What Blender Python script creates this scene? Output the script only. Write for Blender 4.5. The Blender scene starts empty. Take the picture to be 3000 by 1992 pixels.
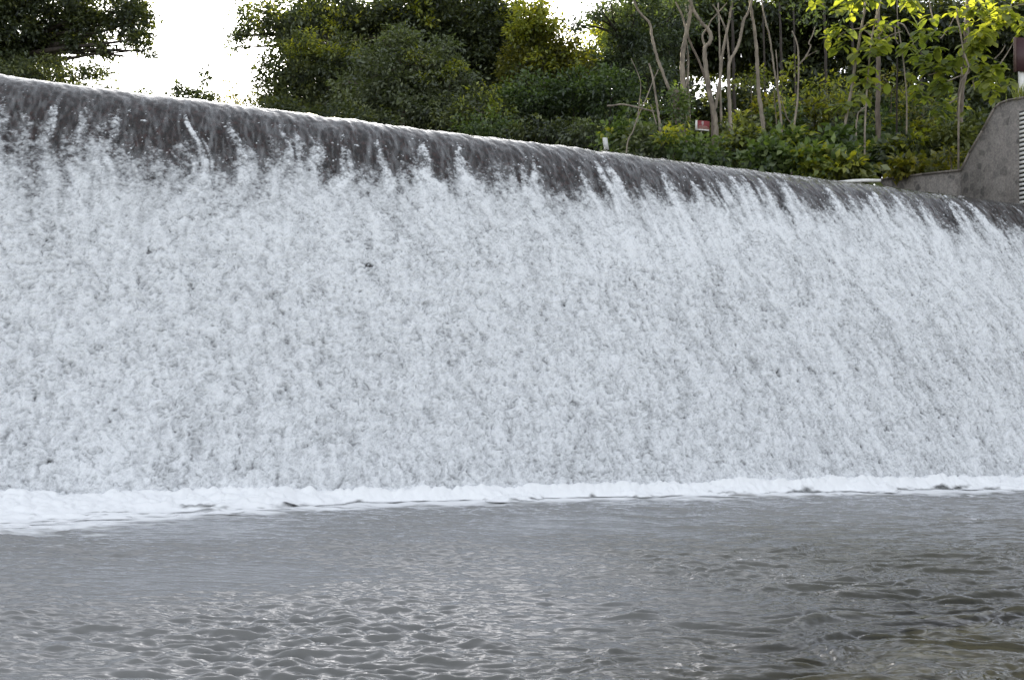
import bpy, math
import numpy as np
from mathutils import Matrix

rng = np.random.default_rng(7)
sc = bpy.context.scene
col = sc.collection

# ------------------------------------------------------------------ camera
PITCH = math.atan(139/3000.); ROLL = 0.0231; CAMH = 1.7
Fw = np.array([0, math.cos(PITCH), math.sin(PITCH)])
R0 = np.array([1., 0, 0]); U0 = np.cross(R0, Fw)
Rt = math.cos(ROLL)*R0 + math.sin(ROLL)*U0
Up = -math.sin(ROLL)*R0 + math.cos(ROLL)*U0
CAM = np.array([0, 0, CAMH])
cd = bpy.data.cameras.new("camera"); cam = bpy.data.objects.new("camera", cd); col.objects.link(cam)
M = Matrix(((Rt[0], Up[0], -Fw[0], 0), (Rt[1], Up[1], -Fw[1], 0), (Rt[2], Up[2], -Fw[2], CAMH), (0, 0, 0, 1)))
cam.matrix_world = M
cd.sensor_width = 36; cd.lens = 36; cd.clip_end = 2000; cd.clip_start = 0.05
sc.camera = cam

def ray(x, y): return Fw + (x-1500)/3000.*Rt - (y-996)/3000.*Up
def at(x, y, depth):
    d = ray(x, y); return CAM + d*depth/d[1]
def atz(x, y, z):
    d = ray(x, y); return CAM + d*(z-CAMH)/d[2]
def px2m(px, depth): return px*depth/3000.

# ------------------------------------------------------------------ noise
class Tile:
    def __init__(s, seed, n=1024, c=8.):
        g = np.random.default_rng(seed); w = g.standard_normal((n, n))
        k = np.fft.fftfreq(n)*2*np.pi; kx, ky = np.meshgrid(k, k, indexing='ij')
        f = np.exp(-0.5*(kx**2+ky**2)*(c*0.45)**2)
        a = np.fft.ifft2(np.fft.fft2(w)*f).real; s.a = (a/a.std()).astype(np.float32); s.n = n; s.c = c
    def __call__(s, x, y):
        x = np.asarray(x)*s.c; y = np.asarray(y)*s.c
        xi = np.floor(x); yi = np.floor(y); fx = x-xi; fy = y-yi
        fx = fx*fx*(3-2*fx); fy = fy*fy*(3-2*fy)
        xi = xi.astype(np.int64) % s.n; yi = yi.astype(np.int64) % s.n
        x1 = (xi+1) % s.n; y1 = (yi+1) % s.n; a = s.a
        return (a[xi, yi]*(1-fx)*(1-fy)+a[x1, yi]*fx*(1-fy)+a[xi, y1]*(1-fx)*fy+a[x1, y1]*fx*fy)
T = [Tile(100+i) for i in range(3)]
def N(x, y, s, k=0, st=1.0):
    """gaussian noise, unit std, feature size s (m), stretched st times along y"""
    x = np.asarray(x, float); y = np.asarray(y, float)
    return T[k % 3](x/s+17.3*k+3.1, y/(s*st)+9.7*k+40.)
def sst(a, b, x):
    t = np.clip((x-a)/(b-a), 0, 1); return t*t*(3-2*t)

# ------------------------------------------------------------------ mesh helpers
class MB:
    def __init__(s): s.v = []; s.q = []; s.t = []; s.tint = []; s.n = 0; s.mi = []
    def add(s, v, quads=None, tris=None, tint=0.5):
        v = np.asarray(v, float).reshape(-1, 3)
        if quads is not None and len(quads): s.q.append(np.asarray(quads, np.int64)+s.n)
        if tris is not None and len(tris): s.t.append(np.asarray(tris, np.int64)+s.n)
        s.v.append(v); s.tint.append(np.full(len(v), tint) if np.isscalar(tint) else np.asarray(tint, float)); s.n += len(v)
    def box(s, c, hx, hy, hz, ax=None):
        """box with half axes given as vectors"""
        c = np.asarray(c, float); v = []
        for k in (-1, 1):
            for j in (-1, 1):
                for i in (-1, 1): v.append(c+i*np.asarray(hx)+j*np.asarray(hy)+k*np.asarray(hz))
        q = [(0, 2, 3, 1), (4, 5, 7, 6), (0, 1, 5, 4), (2, 6, 7, 3), (0, 4, 6, 2), (1, 3, 7, 5)]
        s.add(v, q)
    def prism(s, poly, off):
        """closed polygon (N,3) extruded by vector off; polygon fan from ear order kept simple (ngon)"""
        poly = np.asarray(poly, float); m = len(poly)
        v = np.vstack([poly, poly+np.asarray(off)])
        q = [(i, (i+1) % m, m+(i+1) % m, m+i) for i in range(m)]
        b = s.n; s.add(v, q)
        s.ng = getattr(s, 'ng', [])+[[b+i for i in range(m-1, -1, -1)], [b+m+i for i in range(m)]]
    def tube(s, pts, rad, seg=7, cap=True):
        pts = np.asarray(pts, float); m = len(pts); rad = np.broadcast_to(np.asarray(rad, float), (m,))
        tan = np.gradient(pts, axis=0); tan /= np.linalg.norm(tan, axis=1)[:, None]+1e-9
        a = np.tile(np.array([0.3, 1., 0.2]), (m, 1)); 
        e1 = np.cross(tan, a); e1 /= np.linalg.norm(e1, axis=1)[:, None]+1e-9; e2 = np.cross(tan, e1)
        th = np.linspace(0, 2*np.pi, seg, endpoint=False)
        v = pts[:, None]+rad[:, None, None]*(np.cos(th)[None, :, None]*e1[:, None]+np.sin(th)[None, :, None]*e2[:, None])
        q = []
        for i in range(m-1):
            for j in range(seg): q.append((i*seg+j, i*seg+(j+1) % seg, (i+1)*seg+(j+1) % seg, (i+1)*seg+j))
        v = v.reshape(-1, 3); t = []
        if cap:
            v = np.vstack([v, pts[-1:], pts[:1]]); L = (m-1)*seg
            for j in range(seg): t.append((L+j, L+(j+1) % seg, m*seg)); t.append(((j+1) % seg, j, m*seg+1))
        s.add(v, q, t)
    def leaves(s, pos, d, nrm, ln, wd, tint, fold=0.18, shape='rhomb'):
        """pos base points, d unit direction, nrm unit normal, ln, wd arrays"""
        pos = np.asarray(pos); m = len(pos)
        if m == 0: return
        ln = np.broadcast_to(ln, (m,)); wd = np.broadcast_to(wd, (m,))
        side = np.cross(d, nrm); side /= np.linalg.norm(side, axis=1)[:, None]+1e-9
        nn = np.cross(side, d)
        if shape == 'rhomb':
            v = np.empty((m, 4, 3))
            mid = pos+d*(ln*0.45)[:, None]+nn*(wd*fold)[:, None]
            v[:, 0] = pos; v[:, 1] = mid+side*(wd*.5)[:, None]; v[:, 2] = pos+d*ln[:, None]-nn*(ln*.06)[:, None]; v[:, 3] = mid-side*(wd*.5)[:, None]
            b = np.arange(m)[:, None]*4
            t = np.vstack([b+np.array([[0, 1, 2]]), b+np.array([[0, 2, 3]])])
            s.add(v.reshape(-1, 3), None, t, np.repeat(tint, 4))
        else:   # broad obovate leaf, midrib + two margins, 5 stations
            us = np.array([0, .25, .55, .82, 1.0]); ws = np.array([.04, .30, .5, .42, .03]); cur = us**2
            v = np.empty((m, 5, 3, 3))
            for i in range(5):
                c = pos+d*(ln*us[i])[:, None]-np.array([0, 0, 1.])*(ln*.28*cur[i])[:, None]
                up = nn*(wd*ws[i]*.35)[:, None]
                wob = 1+.12*np.sin(i*2.1+np.arange(m)*1.7)
                v[:, i, 0] = c+side*(wd*ws[i]*wob)[:, None]+up; v[:, i, 1] = c; v[:, i, 2] = c-side*(wd*ws[i]*wob[::-1])[:, None]+up
            b = np.arange(m)[:, None]*15; q = []
            for i in range(4):
                for j in range(2):
                    q.append(b+np.array([[i*3+j, i*3+j+1, (i+1)*3+j+1, (i+1)*3+j]]))
            s.add(v.reshape(-1, 3), np.vstack(q), None, np.repeat(tint, 15))
    def build(s, name, mat, parent=None, smooth=False):
        me = bpy.data.meshes.new(name); v = np.vstack(s.v).astype(np.float32)
        o0 = np.zeros(3)
        q = np.vstack(s.q) if s.q else np.zeros((0, 4), np.int64); t = np.vstack(s.t) if s.t else np.zeros((0, 3), np.int64)
        ng = getattr(s, 'ng', [])
        me.vertices.add(len(v)); me.vertices.foreach_set('co', v.ravel())
        loops = np.concatenate([q.ravel(), t.ravel()]+[np.array(g) for g in ng]).astype(np.int32)
        tot = np.concatenate([np.full(len(q), 4), np.full(len(t), 3), np.array([len(g) for g in ng], int)]).astype(np.int32)
        st = np.concatenate([[0], np.cumsum(tot)[:-1]]).astype(np.int32)
        me.loops.add(len(loops)); me.loops.foreach_set('vertex_index', loops)
        me.polygons.add(len(tot)); me.polygons.foreach_set('loop_start', st); me.polygons.foreach_set('loop_total', tot)
        if smooth: me.polygons.foreach_set('use_smooth', np.ones(len(tot), bool))
        a = me.attributes.new('tint', 'FLOAT', 'POINT'); a.data.foreach_set('value', np.concatenate(s.tint).astype(np.float32))
        me.update(calc_edges=True); me.validate()
        me.materials.append(mat)
        o = bpy.data.objects.new(name, me); col.objects.link(o)
        if parent is not None: o.parent = parent; o.matrix_parent_inverse = Matrix.Translation(parent.location).inverted()
        return o

def grid_mesh(name, P, mat, attrs={}, flip=False, keep=None):
    """P (nu,nv,3) smooth sheet"""
    if flip:
        if keep is not None: keep = keep[::-1]
        P = P[::-1]; attrs = {k: v[::-1] for k, v in attrs.items()}
    nu, nv = P.shape[:2]; me = bpy.data.meshes.new(name)
    me.vertices.add(nu*nv); me.vertices.foreach_set('co', P.reshape(-1, 3).astype(np.float32).ravel())
    idx = np.arange(nu*nv).reshape(nu, nv)
    q = np.stack([idx[:-1, :-1], idx[1:, :-1], idx[1:, 1:], idx[:-1, 1:]], -1).reshape(-1, 4).astype(np.int32)
    if keep is not None:
        k4 = keep.reshape(-1)[q].any(1); q = q[k4]
    me.loops.add(q.size); me.loops.foreach_set('vertex_index', q.ravel())
    me.polygons.add(len(q)); me.polygons.foreach_set('loop_start', np.arange(0, q.size, 4, dtype=np.int32)); me.polygons.foreach_set('loop_total', np.full(len(q), 4, np.int32))
    me.polygons.foreach_set('use_smooth', np.ones(len(q), bool))
    for k, a in attrs.items():
        at_ = me.attributes.new(k, 'FLOAT', 'POINT'); at_.data.foreach_set('value', a.reshape(-1).astype(np.float32))
    me.update(calc_edges=True); me.materials.append(mat)
    o = bpy.data.objects.new(name, me); col.objects.link(o); return o

def tag(o, label=None, cat=None, group=None, kind=None):
    if label: o['label'] = label
    if cat: o['category'] = cat
    if group: o['group'] = group
    if kind: o['kind'] = kind
    return o
def empty(name, loc, label, cat, group=None):
    o = bpy.data.objects.new(name, None); o.location = tuple(loc); o.empty_display_size = .2; col.objects.link(o)
    return tag(o, label, cat, group)

# ------------------------------------------------------------------ materials
def newmat(name):
    m = bpy.data.materials.new(name); m.use_nodes = True; nt = m.node_tree; nt.nodes.clear()
    out = nt.nodes.new('ShaderNodeOutputMaterial'); return m, nt, out
def nd(nt, typ, ins={}, **props):
    n = nt.nodes.new(typ)
    for k, v in props.items(): setattr(n, k, v)
    for k, v in ins.items():
        if hasattr(v, 'is_output'): nt.links.new(v, n.inputs[k])
        else: n.inputs[k].default_value = v
    return n
def ramp(nt, fac, stops, interp='LINEAR'):
    r = nt.nodes.new('ShaderNodeValToRGB'); r.color_ramp.interpolation = interp
    e = r.color_ramp.elements
    while len(e) < len(stops): e.new(0.5)
    for i, (p, c) in enumerate(stops): e[i].position = p; e[i].color = (*c, 1) if len(c) == 3 else c
    nt.links.new(fac, r.inputs[0]); return r.outputs[0]

def leafmat(name, dark, mid, light, trans=0.4, tcol=(1.3, 1.5, .5), gloss=.05):
    m, nt, out = newmat(name)
    a = nd(nt, 'ShaderNodeAttribute', attribute_name='tint')
    c = ramp(nt, a.outputs['Fac'], [(0, dark), (.5, mid), (1, light)])
    tc = nd(nt, 'ShaderNodeMix', {'Factor': 1.0, 'A': c, 'B': (*tcol, 1)}, data_type='RGBA', blend_type='MULTIPLY')
    # sockets for RGBA mix are index 6/7
    nt.links.new(c, tc.inputs[6]); tc.inputs[7].default_value = (*tcol, 1); tc.inputs[0].default_value = 1
    d = nd(nt, 'ShaderNodeBsdfDiffuse', {'Color': c}); t = nd(nt, 'ShaderNodeBsdfTranslucent', {'Color': tc.outputs[2]})
    mx = nd(nt, 'ShaderNodeMixShader', {0: trans, 1: d.outputs[0], 2: t.outputs[0]})
    g = nd(nt, 'ShaderNodeBsdfGlossy', {'Roughness': .45, 'Color': (.9, .95, 1, 1)})
    m2 = nd(nt, 'ShaderNodeMixShader', {0: gloss, 1: mx.outputs[0], 2: g.outputs[0]})
    nt.links.new(m2.outputs[0], out.inputs[0]); return m

LM = {
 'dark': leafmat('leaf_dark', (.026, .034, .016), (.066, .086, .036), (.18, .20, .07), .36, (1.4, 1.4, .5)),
 'grey': leafmat('leaf_grey_green', (.045, .055, .034), (.115, .135, .075), (.22, .24, .12), .34),
 'olive': leafmat('leaf_olive', (.05, .06, .012), (.13, .145, .025), (.32, .30, .05), .55, (1.5, 1.4, .4)),
 'fresh': leafmat('leaf_fresh', (.030, .046, .018), (.085, .125, .045), (.21, .26, .085), .42),
 'teak': leafmat('leaf_teak', (.07, .10, .04), (.16, .20, .065), (.32, .34, .09), .58, (1.45, 1.5, .45)),
 'yellow': leafmat('leaf_yellow', (.09, .12, .02), (.23, .28, .04), (.44, .45, .06), .55, (1.4, 1.3, .4)),  # yellow with sunlight put into the leaf colour
 'fine': leafmat('leaf_blue_green', (.022, .032, .020), (.060, .080, .045), (.14, .17, .08), .32),
}

def barkmat(name, c1, c2, sc_=6.):
    m, nt, out = newmat(name)
    tc = nd(nt, 'ShaderNodeTexCoord'); mp = nd(nt, 'ShaderNodeMapping', {'Vector': tc.outputs['Object'], 'Scale': (1, 1, .35)})
    n = nd(nt, 'ShaderNodeTexNoise', {'Vector': mp.outputs[0], 'Scale': sc_, 'Detail': 6, 'Roughness': .65})
    c = ramp(nt, n.outputs['Fac'], [(.3, c1), (.7, c2)])
    b = nd(nt, 'ShaderNodeBump', {'Height': n.outputs['Fac'], 'Strength': .5, 'Distance': .04})
    p = nd(nt, 'ShaderNodeBsdfPrincipled', {'Base Color': c, 'Roughness': .85, 'Normal': b.outputs[0]})
    nt.links.new(p.outputs[0], out.inputs[0]); return m
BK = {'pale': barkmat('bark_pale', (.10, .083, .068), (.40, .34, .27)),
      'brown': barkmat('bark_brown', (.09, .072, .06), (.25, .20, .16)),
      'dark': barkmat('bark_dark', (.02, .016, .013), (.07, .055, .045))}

def plainmat(name, c, rough=.6, var=.25, scale=14.):
    m, nt, out = newmat(name)
    tc = nd(nt, 'ShaderNodeTexCoord')
    n = nd(nt, 'ShaderNodeTexNoise', {'Vector': tc.outputs['Object'], 'Scale': scale, 'Detail': 5})
    cc = ramp(nt, n.outputs['Fac'], [(.3, tuple(x*(1-var) for x in c)), (.7, tuple(min(1, x*(1+var)) for x in c))])
    p = nd(nt, 'ShaderNodeBsdfPrincipled', {'Base Color': cc, 'Roughness': rough})
    nt.links.new(p.outputs[0], out.inputs[0]); return m

# ------------------------------------------------------------------ weir geometry
HC = 7.0
u2 = np.array([0.91982538, 0.39232802]); n2 = np.array([u2[1], -u2[0]])
Uv = np.array([*u2, 0]); Nv = np.array([*n2, 0]); Zv = np.array([0, 0, 1.])
cr = atz(0, 222, HC); ORG = cr - .22*Nv; ORG[2] = 0
HA = 7.03; Aq = .5; Ms = 1.4
r1 = Ms/(2*Aq); z1 = HA-Aq*r1*r1
def prof(r):
    r = np.asarray(r, float)
    return np.where(r < 0, HA, np.where(r < r1, HA-Aq*r*r, z1-Ms*(r-r1)))
RB = r1+(z1-.0)/Ms      # r where the face meets z = 0
def wp(t, r, z): 
    t, r, z = np.broadcast_arrays(t, r, z)
    return ORG + t[..., None]*Uv + r[..., None]*Nv + z[..., None]*Zv
def to_tr(P):
    P = np.asarray(P)-ORG; return P[..., :2]@u2, P[..., :2]@n2
# where the abutment wall cuts the crest: just right of the frame
q = atz(3075, 610, HC); T_END = float(to_tr(q)[0]); T_BEG = -4.0

# ---- weir body (concrete under the water)
m, nt, out = newmat('weir_concrete')
tc = nd(nt, 'ShaderNodeTexCoord')
mpw = nd(nt, 'ShaderNodeMapping', {'Vector': tc.outputs['Object'], 'Scale': (1.5, .8, .5)})
n1 = nd(nt, 'ShaderNodeTexNoise', {'Vector': mpw.outputs[0], 'Scale': 11, 'Detail': 8, 'Roughness': .7})
n3 = nd(nt, 'ShaderNodeTexNoise', {'Vector': tc.outputs['Object'], 'Scale': 9., 'Detail': 4})
c1 = ramp(nt, n1.outputs['Fac'], [(.36, (.018, .013, .011)), (.52, (.052, .036, .029)), (.68, (.125, .078, .062))])
c2 = ramp(nt, n3.outputs['Fac'], [(.45, (1, 1, 1)), (.60, (1.35, .72, .66))])
cm = nd(nt, 'ShaderNodeMix', data_type='RGBA', blend_type='MULTIPLY'); cm.inputs[0].default_value = .8
nt.links.new(c1, cm.inputs[6]); nt.links.new(c2, cm.inputs[7])
bp = nd(nt, 'ShaderNodeBump', {'Height': n1.outputs['Fac'], 'Strength': .8, 'Distance': .05})
p = nd(nt, 'ShaderNodeBsdfPrincipled', {'Base Color': cm.outputs[2], 'Roughness': .6, 'Normal': bp.outputs[0]})
nt.links.new(p.outputs[0], out.inputs[0]); M_WEIR = m
rs = np.concatenate([[-1.8], np.linspace(-1.8, r1, 50), np.linspace(r1, RB+.8, 20)[1:]])
zs = prof(rs)-.10-.26*sst(.2, 1.6, rs); zs[0] = 3.0
ts = np.linspace(T_BEG, T_END+1.0, 60)
TT, RR = np.meshgrid(ts, rs, indexing='ij'); ZZ = np.broadcast_to(zs, RR.shape)
# keep the body a few cm inside the water along the face normal
weir = grid_mesh('weir', wp(TT, RR, ZZ), M_WEIR, flip=True)
tag(weir, 'long dark concrete overflow weir under the falling water', 'weir')

# ---- falling water sheet
du = 0.016; NU = int((T_END-T_BEG)/du); 
rr = np.concatenate([np.linspace(-1.6, 0, 12)[:-1], np.linspace(0, r1, 3000), np.linspace(r1, RB+.3, 3000)[1:]])
zz = prof(rr); ss = np.concatenate([[0], np.cumsum(np.hypot(np.diff(rr), np.diff(zz)))]); ss -= np.interp(0, rr, ss)
VMAX = ss[-1]
v1 = np.concatenate([np.linspace(ss[0], -.05, 20), np.arange(0, VMAX, 0.0145)])
NV = len(v1)
u1 = np.linspace(T_BEG, T_END, NU)
Ug, Vg = np.meshgrid(u1, v1, indexing='ij')
rV = np.interp(v1, ss, rr); zV = np.interp(v1, ss, zz)
dr = np.gradient(rV, v1); dz = np.gradient(zV, v1); ln = np.hypot(dr, dz); nr = -dz/ln; nz = dr/ln
# onset of white water: distance below the crest at each place along it
fing = np.zeros(NU)
def fing_add(tc, w, h): 
    global fing; fing = np.maximum(fing, h*np.exp(-((u1-tc)/w)**2))
for px, py in ((35,370),(90,360),(170,400),(505,410),(610,440),(725,475),(880,490),(1010,465),(1115,500),(1235,490),(1270,480),(1400,510),(1520,540),(1620,540),(1750,560),(1860,590),(1920,590),(2010,575),(2100,590),(2200,610),(2310,585),(2440,600),(2540,620),(2650,625),(2700,620),(2765,600),(2900,640),(2960,650)):
    g = atz(px, py, HA-.45); t_, _ = to_tr(g); fing_add(float(t_), rng.uniform(.07, .16), rng.uniform(.25, .6))
for k in range(70): fing_add(rng.uniform(T_BEG, T_END), rng.uniform(.04, .12), rng.uniform(.1, .45))
meander = .12*N(Ug, Vg, 1.1, 4)+.035*N(Ug, Vg, .3, 5)
uw = Ug+meander*sst(.8, 2.5, Vg)
v0 = np.interp(Ug, [0, 8, 14, 25], [2.05, 1.75, 1.5, 1.25])+.08*N(uw, Vg*0+.3, .9, 1)+.12*N(uw, Vg*0+1.7, .22, 2)-np.interp(uw, u1, fing)
fine = N(Ug, Vg, .035, 7)*.6+N(Ug, Vg, .016, 8)*.5+N(Ug, Vg, .075, 3, 1.5)*.6
strk = N(uw, Vg, .16, 6, 7.)*.6+N(uw, Vg, .07, 9, 9.)*.5
adv = Vg-v0
left = sst(9., -1., Ug)                      # slower whitening near the left bank
f1 = adv/(.9+.9*left)
low = sst(1.2, 3.6, adv)                      # how far the water has broken up
patch = N(uw, Vg, .8, 11, 2.2)*.5+N(uw, Vg, .3, 12, 1.8)*.5
fst = np.interp(uw, u1, fing)
body = .68+.08*patch*(1-.3*low)+.22*fst*np.exp(-np.clip(adv, 0, 9)/1.2)+.05*strk*(1-.7*low)+.07*low+(.10*strk*sst(3, 20, Ug)*(1-.6*low))
# clumps: rounded lumps with creases between, sizes grow down the fall
wx = Ug+.05*N(Ug, Vg, .12, 13)+.02*N(Ug, Vg, .05, 14); wy = Vg+.05*N(Ug, Vg, .12, 15)+.02*N(Ug, Vg, .05, 16)
b1 = np.abs(N(wx, wy, .30, 1, 1.6)); b2 = np.abs(N(wx, wy, .14, 5, 1.35)); b3 = np.abs(N(wx, wy, .065, 9, 1.2)); b4 = np.abs(N(wx, wy, .032, 4))
rd1 = 1-np.abs(N(wx, wy, .10, 2, 1.25)); rd2 = 1-np.abs(N(wx+.01*fine, wy, .055, 11, 1.15)); rd3 = 1-np.abs(N(wx, wy, .030, 0))
lace = .16*rd1+.36*rd2+.48*rd3
hol = sst(1.0, 2.1, N(wx, wy, .042, 6, 1.1)+.45*N(wx, wy, .022, 8)+.25*N(Ug, Vg, .35, 12, 2.))
fst = np.interp(uw, u1, fing)
rgt = sst(4, 20, Ug)
lstr = .45*N(uw, Vg, .22, 4, 6.)+.55*N(uw, Vg, .09, 10, 7.)        # strands drawn down the fall
body = .80+.035*patch+.20*fst*np.exp(-np.clip(adv, 0, 9)/1.2)+lstr*(.10-.06*low*(1-.7*rgt))*(.6+.6*rgt)-.07*left*(1-low)
foam_low = body-.03+.24*(lace-.25)+.09*fine-.26*hol+(.045+.02*rgt)*N(uw, Vg, .05, 13, 5.)
foam_top = .75*sst(0, 1.15, f1+.1+.12*patch+(.17*fine+.16*strk)*sst(-.45, .2, adv)*sst(3, .3, adv)*1.0)+.25*sst(.2, 2.0, f1)
foam_top = np.clip(foam_top+.6*sst(.1, .45, fst)*sst(-.1, .25, adv+.12*fine)*np.exp(-np.clip(adv, 0, 9)/.9)*(.7+.3*fine), 0, 1)
foam = np.clip(foam_top, 0, 1)*np.clip(foam_low, 0, 1)
foam = np.where(foam_top > .02, foam, 0)
veil = np.clip(.02+.03*N(Ug+.2*Vg, Vg, .06, 12, 8.)+.03*N(Ug, Vg, .03, 13, 5.), 0, .3)*sst(.15, .8, Vg)
speck = .8*sst(2.2, 2.7, N(Ug, Vg, .03, 14))*sst(-.9, -.2, adv)
foam = np.maximum(foam, np.maximum(veil, speck*(Vg > .3)))
fm = foam_top
amp = .35+.65*low
disp = fm*(amp*(.008*(b1-.7)+.008*(b2-.7)+.010*(rd1-.2)+.0115*(rd2-.2)+.008*(rd3-.2)-.010*hol)+(1-low)*.015*lstr)+.004*fm*fine
# smooth water over the crest: shallow ridges drawn along the flow
rip = .006*N(Ug+.25*Vg, Vg, .30, 3, 2.2)+.0045*N(Ug-.2*Vg, Vg, .11, 6, 2.6)+.002*N(Ug, Vg, .05, 10, 2.)
disp += (1-fm)*rip*sst(-1.6, -.2, Vg)
pile_fade = 1-sst(VMAX-.25, VMAX, Vg)
disp *= .25+.75*pile_fade
P = wp(Ug, rV[None]+disp*nr[None], zV[None]+disp*nz[None])

m, nt, out = newmat('falling_water')
a = nd(nt, 'ShaderNodeAttribute', attribute_name='foam')
tc = nd(nt, 'ShaderNodeTexCoord')
nn_ = nd(nt, 'ShaderNodeTexNoise', {'Vector': tc.outputs['Object'], 'Scale': 38., 'Detail': 4, 'Roughness': .7})
bp = nd(nt, 'ShaderNodeBump', {'Height': nn_.outputs['Fac'], 'Strength': .6, 'Distance': .03})
n5 = nd(nt, 'ShaderNodeTexNoise', {'Vector': tc.outputs['Object'], 'Scale': 55., 'Detail': 3, 'Roughness': .6})
fl0 = nd(nt, 'ShaderNodeMath', {0: n5.outputs['Fac'], 1: -.5}, operation='ADD')
fl1 = nd(nt, 'ShaderNodeMath', {0: fl0.outputs[0], 1: a.outputs['Fac']}, operation='MULTIPLY')
fl2 = nd(nt, 'ShaderNodeMath', {0: fl1.outputs[0], 1: 1.1, 2: a.outputs['Fac']}, operation='MULTIPLY_ADD', use_clamp=True)
fo = nd(nt, 'ShaderNodeBsdfDiffuse', {'Color': (.865, .88, .90, 1), 'Normal': bp.outputs[0]})
tr = nd(nt, 'ShaderNodeBsdfTransparent', {'Color': (.80, .82, .82, 1)})
gl = nd(nt, 'ShaderNodeBsdfGlossy', {'Roughness': .12, 'Color': (1, 1, 1, 1)})
fr = nd(nt, 'ShaderNodeFresnel', {'IOR': 1.33})
clear = nd(nt, 'ShaderNodeMixShader', {0: fr.outputs[0], 1: tr.outputs[0], 2: gl.outputs[0]})
murk = nd(nt, 'ShaderNodeBsdfDiffuse', {'Color': (.30, .315, .335, 1)})
mkf = nd(nt, 'ShaderNodeMath', {0: a.outputs['Fac'], 1: 1.0, 2: .04}, operation='MULTIPLY_ADD', use_clamp=True)
cl2 = nd(nt, 'ShaderNodeMixShader', {0: mkf.outputs[0], 1: clear.outputs[0], 2: murk.outputs[0]})
mx = nd(nt, 'ShaderNodeMixShader', {0: fl2.outputs[0], 1: cl2.outputs[0], 2: fo.outputs[0]})
nt.links.new(mx.outputs[0], out.inputs[0])
casc = grid_mesh('waterfall', P, m, {'foam': foam}, True); tag(casc, 'white sheet of water falling down the sloping weir', 'waterfall', kind='structure')

# ---- foam pile along the foot
wts = []
for px, py in ((-350, 1590), (0, 1550), (300, 1527), (600, 1500), (1000, 1480), (1300, 1470), (2000, 1450), (2500, 1442), (3000, 1433), (3300, 1432)):
    g = atz(px, py, 0); a_, b_ = to_tr(g); wts.append((float(a_), float(b_)-RB))
wts = np.array(wts); 
tu = np.arange(T_BEG, T_END, .022); rw = np.arange(-.75, 3.3, .022)
Tg, Rg = np.meshgrid(tu, rw, indexing='ij')
wid = np.interp(tu, wts[:, 0], wts[:, 1])[:, None]
wid = np.maximum(np.maximum(wid, .35)+.16*N(Tg, Rg*0, .9, 2)+.10*N(Tg, Rg, .35, 3), .22)
x = Rg/wid
hump = np.where(Rg < 0, .21*np.exp(-(Rg/.42)**2), .21*(1-np.clip(x, 0, 2)**.7))
sat = lambda q_: 1.5*np.tanh(np.sqrt(q_*q_+.04)/1.5)
bl = sat(N(Tg, Rg, .40, 6)); bl2 = sat(N(Tg+.04*N(Tg, Rg, .1, 1), Rg, .17, 7)); bl3 = sat(N(Tg, Rg, .075, 8))
soft = 1-.65*sst(.1, 1., x)
zf = hump+soft*(.035*(bl-.7)+.045*(bl2-.7)+.028*(bl3-.7))+.02*N(Tg, Rg, .8, 5)*soft
stre = N(Tg, Rg, .5, 10, .35)*.05+N(Tg, Rg, .2, 11, .35)*.03
zf += stre*sst(.45, .95, x)
zf = zf*(1-.92*sst(.45, 1.0, x)); zf = np.where(x > 1.25, zf-(x-1.25)*.3, zf)
m, nt, out = newmat('foam')
tc = nd(nt, 'ShaderNodeTexCoord')
nn_ = nd(nt, 'ShaderNodeTexNoise', {'Vector': tc.outputs['Object'], 'Scale': 30., 'Detail': 5, 'Roughness': .65})
bp = nd(nt, 'ShaderNodeBump', {'Height': nn_.outputs['Fac'], 'Strength': .3, 'Distance': .02})
fo = nd(nt, 'ShaderNodeBsdfDiffuse', {'Color': (.90, .91, .92, 1), 'Normal': bp.outputs[0]})
ac = nd(nt, 'ShaderNodeAttribute', attribute_name='cover'); tp_ = nd(nt, 'ShaderNodeBsdfTransparent')
mf = nd(nt, 'ShaderNodeMixShader', {0: ac.outputs['Fac'], 1: tp_.outputs[0], 2: fo.outputs[0]}); nt.links.new(mf.outputs[0], out.inputs[0]); M_FOAM = m
cov = np.clip(1.15-sst(.6, 1.2, x+.16*N(Tg, Rg, .30, 12, .4)+.10*N(Tg, Rg, .10, 13, .5))*1.2+.12*(np.abs(N(Tg, Rg, .07, 9))-.7)*sst(.2, .8, x)*(1-sst(.85, 1.2, x)), 0, 1)
fp = grid_mesh('foam', wp(Tg, RB+Rg, np.maximum(zf, .014)), m, {'cover': cov}, flip=True, keep=cov > .01); tag(fp, 'white churning foam along the foot of the weir', 'foam', kind='stuff')

# ------------------------------------------------------------------ pool water
def bed_depth(x, y):
    d = .22+.16*np.clip(y-6., 0, 8)+.10*np.clip(2.2-x, 0, 6)*sst(14, 5, y)
    d = np.maximum(d-.75*sst(1.2, 4.5, x)*sst(12, 6, y), .10)
    shoal = .55*np.exp(-(((x-2.9)/1.3)**2+((y-6.1)/.8)**2))
    d = d-shoal*.55+.05*N(x, y, .9, 4)+.03*N(x, y, .3, 5)
    return np.clip(d, .03, 2.2)
m_ = 1500; ys = 4.6*np.exp(np.linspace(0, math.log(27/4.6), 900)); xs = np.linspace(-1.15, 1.0, m_)
Xg = xs[:, None]*(ys[None]*.55+1.5)*1.05+.0; Yg = np.broadcast_to(ys[None], Xg.shape).copy()
tA, rA = to_tr(np.stack([Xg, Yg, Xg*0], -1)); dst = rA-RB    # distance out from the foot of the weir
right = sst(-1.5, 3.2, Xg-.12*(Yg-8))
ca, sa = math.cos(-.20), math.sin(-.20)
xa = Xg*ca-Yg*sa; ya = Xg*sa+Yg*ca
wxn = xa+.20*N(Xg, Yg, .9, 2); wyn = ya+.13*N(Xg, Yg, .7, 3)
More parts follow.
